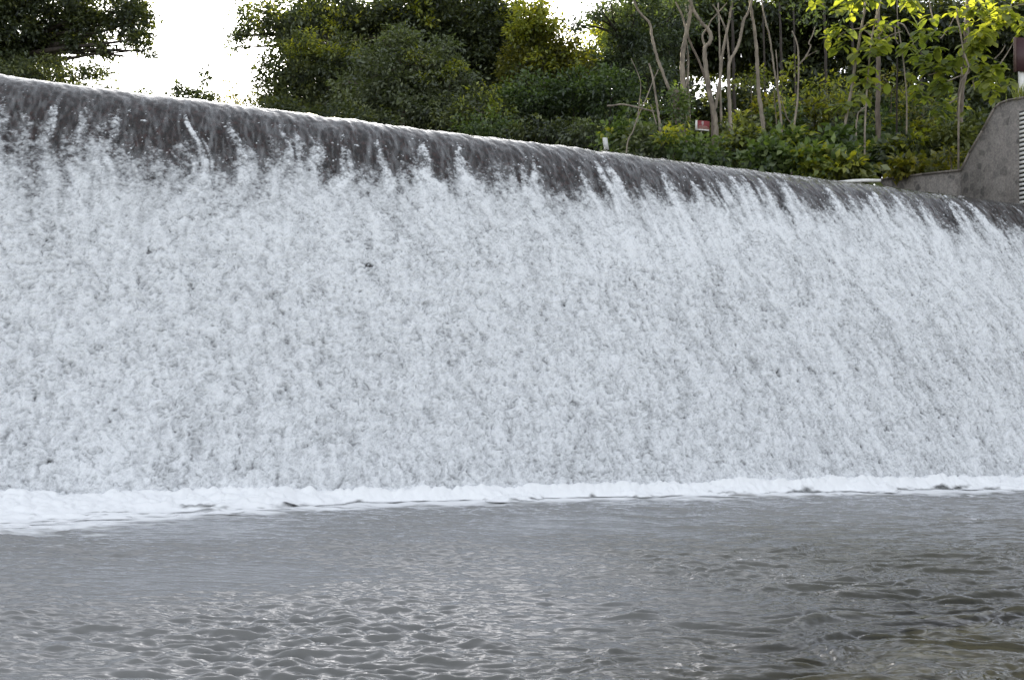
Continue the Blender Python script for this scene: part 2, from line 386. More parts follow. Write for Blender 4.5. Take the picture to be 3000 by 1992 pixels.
lc = .0165*N(wyn, wxn*.17, .10, 1)+.0075*N(wyn+.05*N(Xg, Yg, .3, 7), wxn*.2, .052, 2)+.005*N(wyn, wxn*.4, .40, 5)
lc = np.abs(lc+.01)*1.25-.02                    # sharper crests, flat troughs inverted below
ch = .002*N(Xg*.35, Yg, .20, 8)+.0045*N(Xg*.28, Yg, .10, 9)+.0070*N(Xg*.33, Yg, .055, 10)+.0046*N(Xg*.4, Yg, .03, 4)+.006*N(Xg*.7, Yg, .6, 6)
glp = np.exp(-(((Xg+.9)/2.2)**2+((Yg-6.6)/1.6)**2))+.8*np.exp(-(((Xg-.6)/1.0)**2+((Yg-7.4)/1.5)**2))
near = sst(14, 6, Yg)
gust = np.clip(.75+.45*N(Xg, Yg, 1.7, 11), .15, 1.6)
hw = 1.0*right*lc*(.5+.6*near)+(.66+.06*glp)*(1-.6*right)*ch*(1.25+.15*near*(1+.4*sst(1.5, -2., Xg)))*gust
hw += .006*N(Xg*.8, Yg, .16, 4)*sst(4., .3, dst)
hw = np.where(dst < -.2, -.25, hw*np.clip(dst*2+.4, 0, 1))
dep = bed_depth(Xg, Yg)
murk_a = 1-np.exp(-dep*1.9)
fline = np.interp(tA, wts[:, 0], wts[:, 1])
ed = dst-fline
wfoam = sst(.95, 1.7, N(Xg, Yg, .9, 7, .22)*.7+N(Xg, Yg, .32, 8, .25)*.6+.9*np.exp(-np.clip(ed, 0, 9)/.35)-.45*(1-np.exp(-np.clip(ed, 0, 9)/.5))*4.)
wfoam = wfoam*sst(1.8, .7, ed)
wfoam = np.maximum(wfoam, np.maximum(.97*sst(.60, .14, ed+.10*N(Xg, Yg, .4, 12, .25)+.05*N(Xg, Yg, .12, 13, .35)), .55*sst(.2, 1.6, N(Xg, Yg, .45, 7, .25)*.8+N(Xg, Yg, .12, 8, .3)*.5+1.0-np.clip(ed, 0, 9)/.55)))
m, nt, out = newmat('pool_water')
tc = nd(nt, 'ShaderNodeTexCoord')
mp = nd(nt, 'ShaderNodeMapping', {'Vector': tc.outputs['Object'], 'Scale': (.45, 1, 1)})
n1 = nd(nt, 'ShaderNodeTexNoise', {'Vector': mp.outputs[0], 'Scale': 16., 'Detail': 3, 'Roughness': .5})
bp = nd(nt, 'ShaderNodeBump', {'Height': n1.outputs['Fac'], 'Strength': .45, 'Distance': .02})
gl = nd(nt, 'ShaderNodeBsdfGlossy', {'Roughness': .075, 'Normal': bp.outputs[0], 'Color': (.95, .96, 1, 1)})
fr = nd(nt, 'ShaderNodeFresnel', {'IOR': 1.34, 'Normal': bp.outputs[0]})
am = nd(nt, 'ShaderNodeAttribute', attribute_name='murk')
tr = nd(nt, 'ShaderNodeBsdfTransparent', {'Color': (.78, .80, .70, 1)})
ac = nd(nt, 'ShaderNodeAttribute', attribute_name='clear')
dc = ramp(nt, ac.outputs['Fac'], [(0, (.235, .235, .226)), (1, (.095, .092, .070))])
df = nd(nt, 'ShaderNodeBsdfDiffuse', {'Color': dc})
bm = nd(nt, 'ShaderNodeMixShader', {0: am.outputs['Fac'], 1: tr.outputs[0], 2: df.outputs[0]})
wt = nd(nt, 'ShaderNodeMixShader', {0: fr.outputs[0], 1: bm.outputs[0], 2: gl.outputs[0]})
af = nd(nt, 'ShaderNodeAttribute', attribute_name='foam')
ff = nd(nt, 'ShaderNodeBsdfDiffuse', {'Color': (.85, .86, .87, 1)})
w2 = nd(nt, 'ShaderNodeMixShader', {0: af.outputs['Fac'], 1: wt.outputs[0], 2: ff.outputs[0]})
nt.links.new(w2.outputs[0], out.inputs[0])
pw = grid_mesh('river_water', np.stack([Xg, Yg, hw], -1), m, {'murk': murk_a, 'foam': wfoam, 'clear': sst(-.5, 4., Xg-.10*(Yg-8)+.5*N(Xg, Yg, 1.2, 6))*sst(17, 11, Yg)})
tag(pw, 'grey rippled pool of river water below the weir', 'water', kind='structure')

# river bed
xb = np.linspace(-30, 30, 400); yb = np.linspace(-6, 26, 260); XB, YB = np.meshgrid(xb, yb, indexing='ij')
m, nt, out = newmat('river_bed')
tc = nd(nt, 'ShaderNodeTexCoord')
vo = nd(nt, 'ShaderNodeTexVoronoi', {'Vector': tc.outputs['Object'], 'Scale': 9.})
n1 = nd(nt, 'ShaderNodeTexNoise', {'Vector': tc.outputs['Object'], 'Scale': 5., 'Detail': 8, 'Roughness': .7})
ad = nd(nt, 'ShaderNodeMath', {0: vo.outputs['Distance'], 1: n1.outputs['Fac']}, operation='ADD')
c = ramp(nt, ad.outputs[0], [(.35, (.05, .045, .03)), (.7, (.14, .12, .065)), (1., (.22, .18, .11))])
p = nd(nt, 'ShaderNodeBsdfPrincipled', {'Base Color': c, 'Roughness': .9})
nt.links.new(p.outputs[0], out.inputs[0])
rb = grid_mesh('river_bed', np.stack([XB, YB, -bed_depth(XB, YB)-.02], -1), m); tag(rb, 'brown gravel river bed under shallow water', 'riverbed', kind='structure')

# ------------------------------------------------------------------ ground and reservoir
def bank(x, y):
    """ground height upstream: river basin on the left, wooded bank rising on the right and behind"""
    t, r = to_tr(np.stack([x, y, x*0], -1)); up = -r
    shore = sst(-1, 5, (y-31)+.35*(x+2))
    rise = HC-.6+2.6*sst(0, 8, (y-31)+.35*(x+2))+.05*np.clip(y-40, 0, 60)
    z = np.where(up > 1.2, (HC-2.2)*(1-shore)+rise*shore, -1.5)
    z = np.where((up > 1.2) & (t > T_END-3.2) & (t < T_END+.2) & (up < 8.5), HC-2.2, z)
    z = np.where((t > T_END+.8), np.maximum(z, HC+.1+1.5*sst(0, 6, t-T_END-1)), z)
    return z
gx = np.concatenate([-np.geomspace(60, 600, 14)[::-1], np.linspace(-58, 58, 150), np.geomspace(60, 600, 14)])
gy = np.concatenate([-np.geomspace(20, 400, 10)[::-1], np.linspace(-18, 75, 150), np.geomspace(78, 700, 14)])
GX, GY = np.meshgrid(gx, gy, indexing='ij'); GZ = bank(GX, GY)+.12*N(GX, GY, 2.5, 3)
GZ = np.where((GY < 26) & (to_tr(np.stack([GX, GY, GX*0], -1))[1] > -1.2) & (np.abs(GX) < 30), -3.2, GZ)
m, nt, out = newmat('soil')
tc = nd(nt, 'ShaderNodeTexCoord'); n1 = nd(nt, 'ShaderNodeTexNoise', {'Vector': tc.outputs['Object'], 'Scale': 1.3, 'Detail': 9, 'Roughness': .7})
c = ramp(nt, n1.outputs['Fac'], [(.35, (.030, .024, .016)), (.55, (.045, .05, .022)), (.75, (.09, .08, .05))])
p = nd(nt, 'ShaderNodeBsdfPrincipled', {'Base Color': c, 'Roughness': .95}); nt.links.new(p.outputs[0], out.inputs[0])
gr = grid_mesh('ground', np.stack([GX, GY, GZ], -1), m); tag(gr, 'earth of the wooded river bank', 'ground', kind='structure')
m, nt, out = newmat('reservoir_water')
tc = nd(nt, 'ShaderNodeTexCoord'); n1 = nd(nt, 'ShaderNodeTexNoise', {'Vector': tc.outputs['Object'], 'Scale': 5., 'Detail': 4})
bp = nd(nt, 'ShaderNodeBump', {'Height': n1.outputs['Fac'], 'Strength': .2, 'Distance': .05})
p = nd(nt, 'ShaderNodeBsdfPrincipled', {'Base Color': (.06, .065, .055, 1), 'Roughness': .08, 'IOR': 1.33, 'Normal': bp.outputs[0]}); nt.links.new(p.outputs[0], out.inputs[0])
tq = np.linspace(-60, T_END+.2, 12); rq = np.linspace(-70, -1.58, 12); TQ, RQ = np.meshgrid(tq, rq, indexing='ij')
rw_ = grid_mesh('reservoir_water', wp(TQ, RQ, TQ*0+HA-.005), m, flip=True); tag(rw_, 'still river water held behind the weir crest', 'water', kind='structure')

# ------------------------------------------------------------------ abutment
WP0 = wp(np.array(T_END), np.array(0.), np.array(0.)); 
def onwall(x, y, off=0.):
    """point of the wall face (vertical plane along the flow at t = T_END) seen at photo pixel"""
    d = ray(x, y); k = ((WP0-CAM)@Uv-off)/(d@Uv); return CAM+d*k
m, nt, out = newmat('masonry')
tc = nd(nt, 'ShaderNodeTexCoord')
ns = nd(nt, 'ShaderNodeTexNoise', {'Vector': tc.outputs['Object'], 'Scale': 2.2, 'Detail': 4})
vs0 = nd(nt, 'ShaderNodeVectorMath', {0: ns.outputs['Color'], 3: .28}, operation='SCALE')
vm = nd(nt, 'ShaderNodeVectorMath', {0: tc.outputs['Object'], 1: vs0.outputs[0]}, operation='ADD')
vo = nd(nt, 'ShaderNodeTexVoronoi', {'Vector': vm.outputs[0], 'Scale': 4.2, 'Randomness': .9}, feature='F1')
ve = nd(nt, 'ShaderNodeTexVoronoi', {'Vector': vm.outputs[0], 'Scale': 4.2, 'Randomness': .9}, feature='DISTANCE_TO_EDGE')
sep = nd(nt, 'ShaderNodeSeparateColor', {0: vo.outputs['Color']})
stone = ramp(nt, sep.outputs[0], [(0, (.085, .08, .077)), (.3, (.16, .148, .14)), (.75, (.23, .215, .203)), (1, (.29, .268, .25))])
n2_ = nd(nt, 'ShaderNodeTexNoise', {'Vector': tc.outputs['Object'], 'Scale': 18., 'Detail': 6, 'Roughness': .7})
mp = nd(nt, 'ShaderNodeMapping', {'Vector': tc.outputs['Object'], 'Scale': (3.2, 3.2, .35)})
n4 = nd(nt, 'ShaderNodeTexNoise', {'Vector': mp.outputs[0], 'Scale': 2., 'Detail': 5})
stain = ramp(nt, n4.outputs['Fac'], [(.40, (0, 0, 0)), (.60, (1, 1, 1))])
edge = ramp(nt, ve.outputs['Distance'], [(.01, (1, 1, 1)), (.14, (0, 0, 0))])
mort = nd(nt, 'ShaderNodeMix', data_type='RGBA'); nt.links.new(edge, mort.inputs[0]); nt.links.new(stone, mort.inputs[6]); mort.inputs[7].default_value = (.24, .22, .205, 1)
m2 = nd(nt, 'ShaderNodeMix', data_type='RGBA'); 
sf = nd(nt, 'ShaderNodeMath', {0: stain, 1: .6}, operation='MULTIPLY'); nt.links.new(sf.outputs[0], m2.inputs[0]); nt.links.new(mort.outputs[2], m2.inputs[6]); m2.inputs[7].default_value = (.27, .245, .228, 1)
m3 = nd(nt, 'ShaderNodeMix', data_type='RGBA', blend_type='MULTIPLY'); m3.inputs[0].default_value = .6
nt.links.new(m2.outputs[2], m3.inputs[6]); nt.links.new(ramp(nt, n2_.outputs['Fac'], [(.35, (.45, .45, .46)), (.65, (1.4, 1.37, 1.33))]), m3.inputs[7])
hh = nd(nt, 'ShaderNodeMath', {0: ve.outputs['Distance'], 1: n2_.outputs['Fac']}, operation='ADD')
bp = nd(nt, 'ShaderNodeBump', {'Height': hh.outputs[0], 'Strength': .4, 'Distance': .06})
p = nd(nt, 'ShaderNodeBsdfPrincipled', {'Base Color': m3.outputs[2], 'Roughness': .9, 'Normal': bp.outputs[0]}); nt.links.new(p.outputs[0], out.inputs[0]); M_ST = m
M_CAP = plainmat('weathered_coping', (.20, .175, .155), .9, .3)
th = .7*Uv
pts = [onwall(2815, 590), onwall(2818, 500), onwall(2842, 450), onwall(2880, 385), onwall(2915, 320), onwall(2930, 306), onwall(2955, 297), onwall(3000, 289), onwall(3080, 272)]
zt = pts[-1][2]; base0 = pts[0].copy(); base0[2] = 5.0
front = WP0+2.2*Nv; ftop = front.copy(); ftop[2] = zt; fbot = front.copy(); fbot[2] = 3.0
wall_poly = [base0]+pts[1:]+[ftop, fbot]
aw = empty('abutment_wall', np.array([*WP0[:2], HC]), 'grey rubble stone abutment wall with sloping shoulder beside the weir crest', 'wall')
b = MB(); b.prism(wall_poly, th); b.build('masonry', M_ST, aw)
# thin coping along the top edge
b = MB(); tp = pts[1:]+[ftop]
for i in range(len(tp)-1):
    a_, c_ = tp[i], tp[i+1]; d = c_-a_; L = np.linalg.norm(d); d /= L; upv = np.cross(d, Uv); upv = upv if upv[2] > 0 else -upv
    b.box((a_+c_)/2+upv*.03+th/2-.02*Uv, d*(L/2+.004), (th/2+.012*Uv), upv*.026)
b.build('coping', M_CAP, aw)
# lower wall going on upstream
lw = empty('retaining_wall', onwall(2720, 545, .25), 'low grey stone wall running from the tall abutment towards the bushes', 'wall')
pl = [onwall(2818, 600, .0)-.0*Uv, onwall(2818, 500, .0), onwall(2700, 513, .0), onwall(2612, 524, .0), onwall(2560, 530, .0), onwall(2560, 600, .0)]
pl = [x_+.06*Uv for x_ in pl]; pl[0][2] = 5; pl[-1][2] = 5
b = MB(); b.prism(pl, .45*Uv); b.build('masonry', M_ST, lw)
b = MB()
for i in (1, 2, 3):
    a_, c_ = pl[i], pl[i+1]; d = c_-a_; L = np.linalg.norm(d); d /= L; upv = np.cross(d, Uv); upv = upv if upv[2] > 0 else -upv
    b.box((a_+c_)/2+upv*.028+.22*Uv, d*(L/2+.003), .26*Uv, upv*.03)
b.build('coping', M_CAP, lw)
# staff gauge: E-shaped white marks on a dark plate fixed to the wall
M_WHITE = plainmat('white_paint', (.78, .77, .74), .5, .08); M_DARKP = plainmat('dark_plate', (.03, .028, .027), .6, .2)
g0 = onwall(2992, 600); g1 = onwall(2992, 330)
sg = empty('staff_gauge', g0, 'black and white striped water level gauge on the abutment wall', 'gauge')
ga = np.array([*((g0+g1)/2)[:2], 0])
hz = np.linspace(g0[2], g1[2], 22)
gw = .30; cdir = -Nv      # upstream = to the left in view
b = MB(); b.box(np.array([*ga[:2], (g0[2]+g1[2])/2])-.016*Uv+Nv*gw*.42, .015*Uv, gw*.55*Nv, Zv*((g1[2]-g0[2])/2+.03)); b.build('plate', M_DARKP, sg)
b = MB()
for i in range(21):
    zc = (hz[i]+hz[i+1])/2; dzz = hz[i+1]-hz[i]
    b.box(np.array([*ga[:2], zc])-.036*Uv+Nv*(gw*.40), .005*Uv, gw*.50*Nv, Zv*dzz*.28)
b.build('scale_marks', M_WHITE, sg)

# ------------------------------------------------------------------ small things on the bank
M_RED = plainmat('red_paint', (.24, .040, .046), .55, .15); M_POST = plainmat('weathered_post', (.33, .30, .24), .8, .2)
D = 33.0
s0 = at(2056, 392, D); rs_ = empty('notice_sign', s0, 'small red sign board on a thin post among the slender trunks', 'sign')
XX = np.array([1., 0, 0]); YY = np.array([0, 1., 0])
tl = at(2037, 354, D); br = at(2079, 384, D); cen = (tl+br)/2; wv = (br[0]-tl[0])/2; hv = (tl[2]-br[2])/2
bx = np.array([math.cos(.15), math.sin(.15), -.02]); by = np.array([-math.sin(.15), math.cos(.15), 0])
b = MB(); b.box(cen, bx*wv, by*.012, Zv*hv); bo = b.build('board', M_RED, rs_)
b = MB(); b.tube([s0-[0, 0, .7], at(2055, 380, D)+[0, .05, .0], at(2055, 368, D)+[0, .05, 0]], .022, 6); b.build('post', M_POST, rs_)
b = MB(); b.box(cen-bx*(wv-.02)-by*.016, bx*.035, by*.004, Zv*hv); b.box(cen-by*.016-Zv*(hv-.022), bx*wv*.93, by*.0035, Zv*.02); b.build('white_edging', M_WHITE, rs_)
b = MB()
sh = [(-.5, 1), (.5, 1), (.55, .1), (.3, -.6), (0, -1), (-.3, -.6), (-.55, .1)]
b.prism([cen-by*.0175+Zv*hv*.42+bx*a_*.07+Zv*c_*.075 for a_, c_ in sh], by*.004); b.build('emblem', plainmat('emblem_grey', (.42, .33, .32), .5, .2), rs_)
g = np.random.default_rng(3); M_LET = plainmat('faded_lettering', (.50, .36, .30), .6, .15)
for zo, xa_, xb_ in ((-.16, -.55, .70), (-.42, -.80, .85), (-.62, -.80, .88)):
    x0 = xa_; b = MB()
    while x0 < xb_:
        wl = g.uniform(.04, .09); b.box(cen-by*.016+bx*wv*(x0+wl/2)+Zv*hv*zo, bx*wv*wl*.42, by*.003, Zv*hv*.065); x0 += wl*1.25
    b.build('lettering', M_LET, rs_)
# white marker stake
D = 30.5; k0 = at(1775, 443, D)
mk = empty('marker_post', k0, 'short white marker post leaning beside the crest', 'post')
b = MB(); top = at(1772, 405, D); bot = at(1777, 440, D); ax = (top-bot)/2
b.box((top+bot)/2, bx*.062, by*.05, ax); b.build('post_body', plainmat('white_post', (.62, .62, .60), .6, .12), mk)
b = MB(); b.tube([bot-[0, 0, .5], bot+[0, 0, .02]], .03, 6); b.build('stem', BK['dark'], mk)
# white pipe on the bank
b = MB(); D = 27.8; b.tube([at(2452, 536, D), at(2500, 531, D), at(2540, 529.5, D), at(2580, 529.5, D)], [.045, .05, .05, .04], 8)
pp = b.build('pipe', M_WHITE, None, True); tag(pp, 'thin white pipe lying on the weir crest near the low wall', 'pipe')
# brown board on a white post
D = 29.6; h0 = at(2996, 287, D)
hb = empty('board_sign', h0, 'dark maroon board on a white post above the abutment wall', 'sign')
tl = at(2973, 112, D); br = at(3075, 212, D); cen = (tl+br)/2; wv = (br[0]-tl[0])/2; hv = (tl[2]-br[2])/2
b = MB(); b.box(cen, XX*wv, YY*.03, Zv*hv); b.build('board', plainmat('maroon_board', (.055, .022, .025), .5, .2), hb)
b = MB(); b.box(cen-XX*(wv-.0)-YY*.0, XX*.025, YY*.045, Zv*(hv+.015)); b.build('board_edge', plainmat('board_edge', (.10, .06, .05), .6, .2), hb)
b = MB(); pb = at(2999, 292, D); b.box(np.array([pb[0], pb[1]+.12, (pb[2]-.3+cen[2])/2]), XX*.075, YY*.06, Zv*((cen[2]-pb[2]+.3)/2)); b.build('post', M_WHITE, hb)

# ------------------------------------------------------------------ vegetation
def unit(a): return a/(np.linalg.norm(a, axis=-1, keepdims=True)+1e-9)
def crown_mb(mb, blobs, leaf, dens=1.0, clump=.42, per=34, g=None, tint0=.45, asp=.5, droop=.35, hollow=.55):
    """blobs: (px, py, rx, ry, depth[, cover]) ellipsoids given at photo pixels; fills them with clumps of leaves"""
    for bb in blobs:
        px, py, rx, ry, D = bb[:5]; cov = bb[5] if len(bb) > 5 else 1.0
        c = at(px, py, D); a = px2m(rx, D); h = px2m(ry, D); dpt = min(max(a, h), 3.2)
        area = math.pi*(a*h+a*dpt+h*dpt)/3*4
        ncl = max(5, int(area/(clump*clump)*.62*cov*dens))
        d = unit(g.standard_normal((ncl, 3))); rad = hollow+(1-hollow)*g.random(ncl)**.6
        lump = 1+.20*np.sin(d[:, 0]*5+px)*np.cos(d[:, 2]*6+py)+.16*np.sin(d[:, 0]*11+py)*np.sin(d[:, 2]*9+px)
        lump = np.where(g.random(ncl) < .10, lump*g.uniform(1.08, 1.38, ncl), lump)
        cc = c+d*(rad*lump)[:, None]*np.array([a, dpt, h])
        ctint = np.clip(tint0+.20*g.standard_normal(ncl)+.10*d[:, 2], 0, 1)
        csz = clump*g.uniform(.6, 1.3, ncl)
        n = per; m = ncl*n
        off = g.standard_normal((ncl, n, 3))*np.array([.52, .52, .34])*csz[:, None, None]
        pos = (cc[:, None]+off).reshape(-1, 3)
        dd = unit(np.repeat(d, n, 0)*.5+unit(off.reshape(-1, 3))*.8+g.standard_normal((m, 3))*.5-np.array([0, 0, droop]))
        nn = unit(g.standard_normal((m, 3))*.55+np.array([0, -.15, .9]))
        ln = leaf*g.uniform(.65, 1.35, m)
        ti = np.clip(np.repeat(ctint, n)+.13*g.standard_normal(m), 0, 1)
        mb.leaves(pos, dd, nn, ln, ln*asp, ti)
def branches_mb(mb, root, blobs, r0, g, sub=4):
    root = np.asarray(root, float)
    for bb in blobs:
        c = at(bb[0], bb[1], bb[4]); midp = (root+c)/2+g.standard_normal(3)*.25+np.array([0, 0, .25])
        tt = np.linspace(0, 1, 8)[:, None]
        mb.tube((1-tt)**2*root+2*tt*(1-tt)*midp+tt*tt*c, np.linspace(r0*.36, r0*.08, 8), 6)
        a = px2m(bb[2], bb[4]); h = px2m(bb[3], bb[4])
        for k in range(sub):
            d = unit(g.standard_normal(3)); e = c+d*np.array([a, min(a, 3), h])*.85
            p0 = c+(root-c)*g.uniform(0, .4); q_ = (p0+e)/2+g.standard_normal(3)*.12
            mb.tube((1-tt)**2*p0+2*tt*(1-tt)*q_+tt*tt*e, np.linspace(r0*.10, r0*.03, 8), 5)
seed = [50]
def tree(name, label, cat, group, blobs, base, leafm, leaf, bark='brown', tr=.14, dens=1., clump=.42, per=34, tint=.45, asp=.5, droop=.35, hollow=.55, join=None, sub=4, lit=None):
    seed[0] += 1; g = np.random.default_rng(seed[0])
    px, py, D = base; b3 = at(px, py, D); gz = float(bank(np.array(b3[0]), np.array(b3[1])))
    b3[2] = min(gz-.1, b3[2]) 
    o = empty(name, b3, label, cat, group)
    j = at(*join) if join else at(np.mean([x[0] for x in blobs]), np.mean([x[1]+x[3]*.4 for x in blobs]), D)
    mb = MB(); tt = np.linspace(0, 1, 12)[:, None]; midp = (b3+j)/2+np.array([g.normal(0, .2), 0, 0])
    mb.tube((1-tt)**2*b3+2*tt*(1-tt)*midp+tt*tt*j, np.linspace(tr, tr*.55, 12), 8)
    branches_mb(mb, j, blobs, tr, g, sub)
    mb.build('trunk' if tr > .06 else 'stem', BK[bark], o, True)
    mb = MB(); crown_mb(mb, blobs, leaf, dens, clump, per, g, tint, asp, droop, hollow)
    mb.build('crown' if tr > .06 else 'foliage', LM[leafm], o)
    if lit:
        mb = MB(); crown_mb(mb, lit, leaf, dens, clump*.8, max(10, per//2), g, .6, asp, droop, .8); q = mb.build('lit_foliage', LM['yellow'], o); q['label'] = 'yellow sunlit leaves'  # extra yellow clumps: sunlight painted as leaf colour
    return o

# left bank tree with its long reaching boughs
tree('broadleaf_tree', 'big dark tree at the left edge reaching boughs over the crest', 'tree', None,
     [(-120, 40, 170, 190, 40), (50, 60, 150, 150, 40), (170, 20, 110, 90, 40, .9), (60, 200, 110, 70, 40, .6), (40, 120, 100, 90, 40), (290, 20, 120, 40, 39, .75), (395, 62, 62, 44, 38.5, 1.0), (300, 90, 80, 34, 39, .5), (380, 20, 50, 26, 39, .6), (230, 75, 60, 45, 39.5, .6),
      (250, 125, 50, 24, 39, .9), (300, 152, 30, 12, 38.5, 1.), (405, 118, 30, 14, 38, 1.), (422, 152, 16, 18, 38, 1.), (140, 140, 60, 45, 40, .45)],
     (0, 300, 40), 'dark', .17, 'dark', .38, 1.15, .32, 34, .4, join=(10, 170, 40))
tree('shrub', 'dark leafy shrub under the big tree at the left', 'shrub', None,
     [(150, 215, 90, 40, 38, .7), (235, 225, 42, 34, 37.5, .9), (60, 225, 90, 40, 38, .8), (262, 190, 22, 18, 37.5, .7), (300, 195, 20, 18, 37.5, .25), (300, 250, 40, 14, 37.5, .6)], (170, 300, 38), 'dark', .15, 'dark', .05, .9, .32, 28, .5)
tree('shrub', 'sparse sprigs rising over the crest in the bright sky gap', 'shrub', None,
     [(600, 225, 14, 18, 40, .5), (520, 255, 10, 10, 40, .9), (535, 268, 12, 10, 40, .8), (545, 290, 35, 10, 40, .7), (605, 285, 30, 10, 40, .7), (430, 274, 10, 6, 40, .8), (498, 284, 10, 6, 40, .7), (570, 262, 8, 6, 40, .5)], (560, 340, 40), 'grey', .17, 'brown', .04, 1.6, .2, 16, .3, sub=2)
tree('shrub', 'low grey green shrub against the sky left of the dark round tree', 'shrub', None,
     [(672, 292, 40, 16, 40, .8), (690, 268, 14, 14, 40, .7), (675, 240, 8, 20, 40, .35), (735, 300, 30, 18, 40, .8)], (690, 340, 40), 'olive', .12, 'brown', .03, .9, .22, 16, .6, sub=2)

# the big mixed trees of the middle
tree('broadleaf_tree', 'tall grey green tree whose leafy boughs lean left into the sky', 'tree', 'trees behind the weir',
     [(770, 62, 70, 48, 47, .5), (730, 30, 45, 40, 47, .35), (850, 50, 90, 70, 47, .7), (960, 30, 110, 70, 48, .8), (840, 105, 50, 24, 47, .5), (712, 92, 20, 14, 47, .5), (690, 140, 10, 26, 46.5, .3), (688, 105, 16, 10, 46.5, .4), (1060, 40, 90, 60, 48, .7)],
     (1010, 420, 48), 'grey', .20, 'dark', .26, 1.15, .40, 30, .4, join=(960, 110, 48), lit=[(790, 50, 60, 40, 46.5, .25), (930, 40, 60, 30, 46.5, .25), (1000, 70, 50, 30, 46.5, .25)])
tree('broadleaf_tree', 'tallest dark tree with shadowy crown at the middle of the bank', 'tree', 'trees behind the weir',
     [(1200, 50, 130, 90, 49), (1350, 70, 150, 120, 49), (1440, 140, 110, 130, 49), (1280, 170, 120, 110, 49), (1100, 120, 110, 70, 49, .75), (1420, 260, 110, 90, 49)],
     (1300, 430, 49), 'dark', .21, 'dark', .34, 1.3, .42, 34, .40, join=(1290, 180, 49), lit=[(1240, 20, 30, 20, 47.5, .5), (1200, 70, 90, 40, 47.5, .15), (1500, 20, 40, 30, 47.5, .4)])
tree('broadleaf_tree', 'round dark tree with yellow sprigs at the edge of the sky gap', 'tree', 'trees behind the weir',
     [(885, 205, 115, 75, 44), (820, 262, 68, 62, 44), (960, 240, 100, 70, 44), (880, 300, 110, 50, 44), (1000, 170, 80, 60, 44, .8), (900, 145, 60, 40, 44, .7), (768, 240, 22, 18, 44, .5), (775, 190, 30, 22, 44, .7)],
     (890, 420, 44), 'dark', .17, 'dark', .22, 1.05, .38, 32, .58)
tree('flowering_shrub', 'yellow leaved climber lit at the top of the round dark tree', 'climber', None,
     [(905, 105, 20, 16, 43.0, 1.4), (915, 125, 12, 16, 43.0, 1.4), (870, 150, 40, 16, 43.0, 1.), (970, 155, 36, 14, 43.0, 1.), (1040, 150, 30, 16, 43.0, .8), (1180, 110, 16, 9, 43.4, .7)], (925, 300, 43.6), 'yellow', .16, 'brown', .03, .9, .25, 12, .6, sub=2)  # added yellow leaves paint sunlight on the round tree's top
tree('broadleaf_tree', 'pale green rounded tree in front of the tallest dark tree', 'tree', 'trees behind the weir',
     [(1062, 165, 26, 18, 41, .8), (1185, 100, 34, 20, 41, .7), (1120, 120, 26, 16, 41, .7), (1300, 140, 40, 22, 41, .8), (1360, 230, 40, 26, 41, .8), (1020, 240, 40, 26, 41, .8), (1165, 150, 70, 44, 41, .85), (1130, 215, 95, 60, 41, .8), (1240, 190, 90, 55, 41, .85), (1290, 260, 100, 60, 41), (1170, 285, 110, 55, 41), (1310, 200, 60, 30, 41, .8), (1080, 300, 80, 55, 41), (1240, 340, 130, 45, 41)],
     (1190, 460, 41), 'grey', .18, 'brown', .20, 1.05, .38, 34, .55)
tree('shrub', 'pale sunlit sprigs on the right shoulder of the pale green tree', 'shrub', None,
     [(1340, 190, 24, 12, 40.0, 1.5), (1310, 215, 26, 12, 40.0, 1.3), (1262, 180, 16, 12, 40.0, 1.), (1200, 160, 40, 14, 40.0, .5), (1240, 235, 30, 14, 40, .5), (1418, 265, 18, 18, 40.4, .5), (1460, 270, 14, 10, 40.4, .6)], (1330, 330, 40.6), 'yellow', .14, 'brown', .02, .9, .22, 11, .5, sub=2)  # yellow leaf colour paints sun on the pale tree's shoulder
tree('broadleaf_tree', 'olive tree with golden sunlit top beside the narrow sky gap', 'tree', 'trees behind the weir',
     [(1560, 40, 42, 40, 46), (1570, 95, 60, 50, 46), (1630, 120, 55, 50, 46), (1530, 110, 40, 50, 46), (1600, 180, 90, 60, 46), (1520, 200, 60, 70, 46), (1655, 165, 40, 40, 46), (1690, 210, 70, 50, 46)],
     (1590, 420, 46), 'olive', .19, 'brown', .22, 1.05, .40, 34, .45, lit=[(1562, 30, 44, 40, 45, .8), (1535, 70, 30, 34, 45, .8), (1600, 70, 44, 34, 45, .6), (1520, 95, 30, 24, 45, .7), (1585, 180, 30, 30, 44.5, .4), (1650, 190, 40, 30, 44.5, .3)])  # golden top comes from yellow leaves coloured as sunlight
tree('broadleaf_tree', 'bright yellow green tree low in the narrow sky gap', 'tree', 'trees behind the weir',
     [(1745, 105, 40, 28, 50, .8), (1715, 145, 50, 26, 50, .8), (1770, 130, 40, 40, 50, .6), (1700, 190, 70, 40, 50)],
     (1730, 420, 50), 'yellow', .2, 'brown', .18, .9, .40, 22, .45)
tree('broadleaf_tree', 'blue green feathery tree right of the narrow sky gap', 'tree', 'trees behind the weir',
     [(1850, 40, 80, 70, 44), (1830, 120, 60, 60, 44), (1890, 160, 90, 80, 44), (1820, 200, 70, 60, 44), (1960, 70, 90, 90, 45), (1755, 25, 50, 14, 43, .4), (1730, 50, 36, 10, 43, .4), (1690, 75, 24, 8, 43, .4), (1790, 10, 50, 24, 43, .4), (1900, 240, 80, 50, 43)],
     (1860, 430, 44), 'fine', .20, 'dark', .22, 1.0, .40, 36, .5, asp=.38, sub=5)

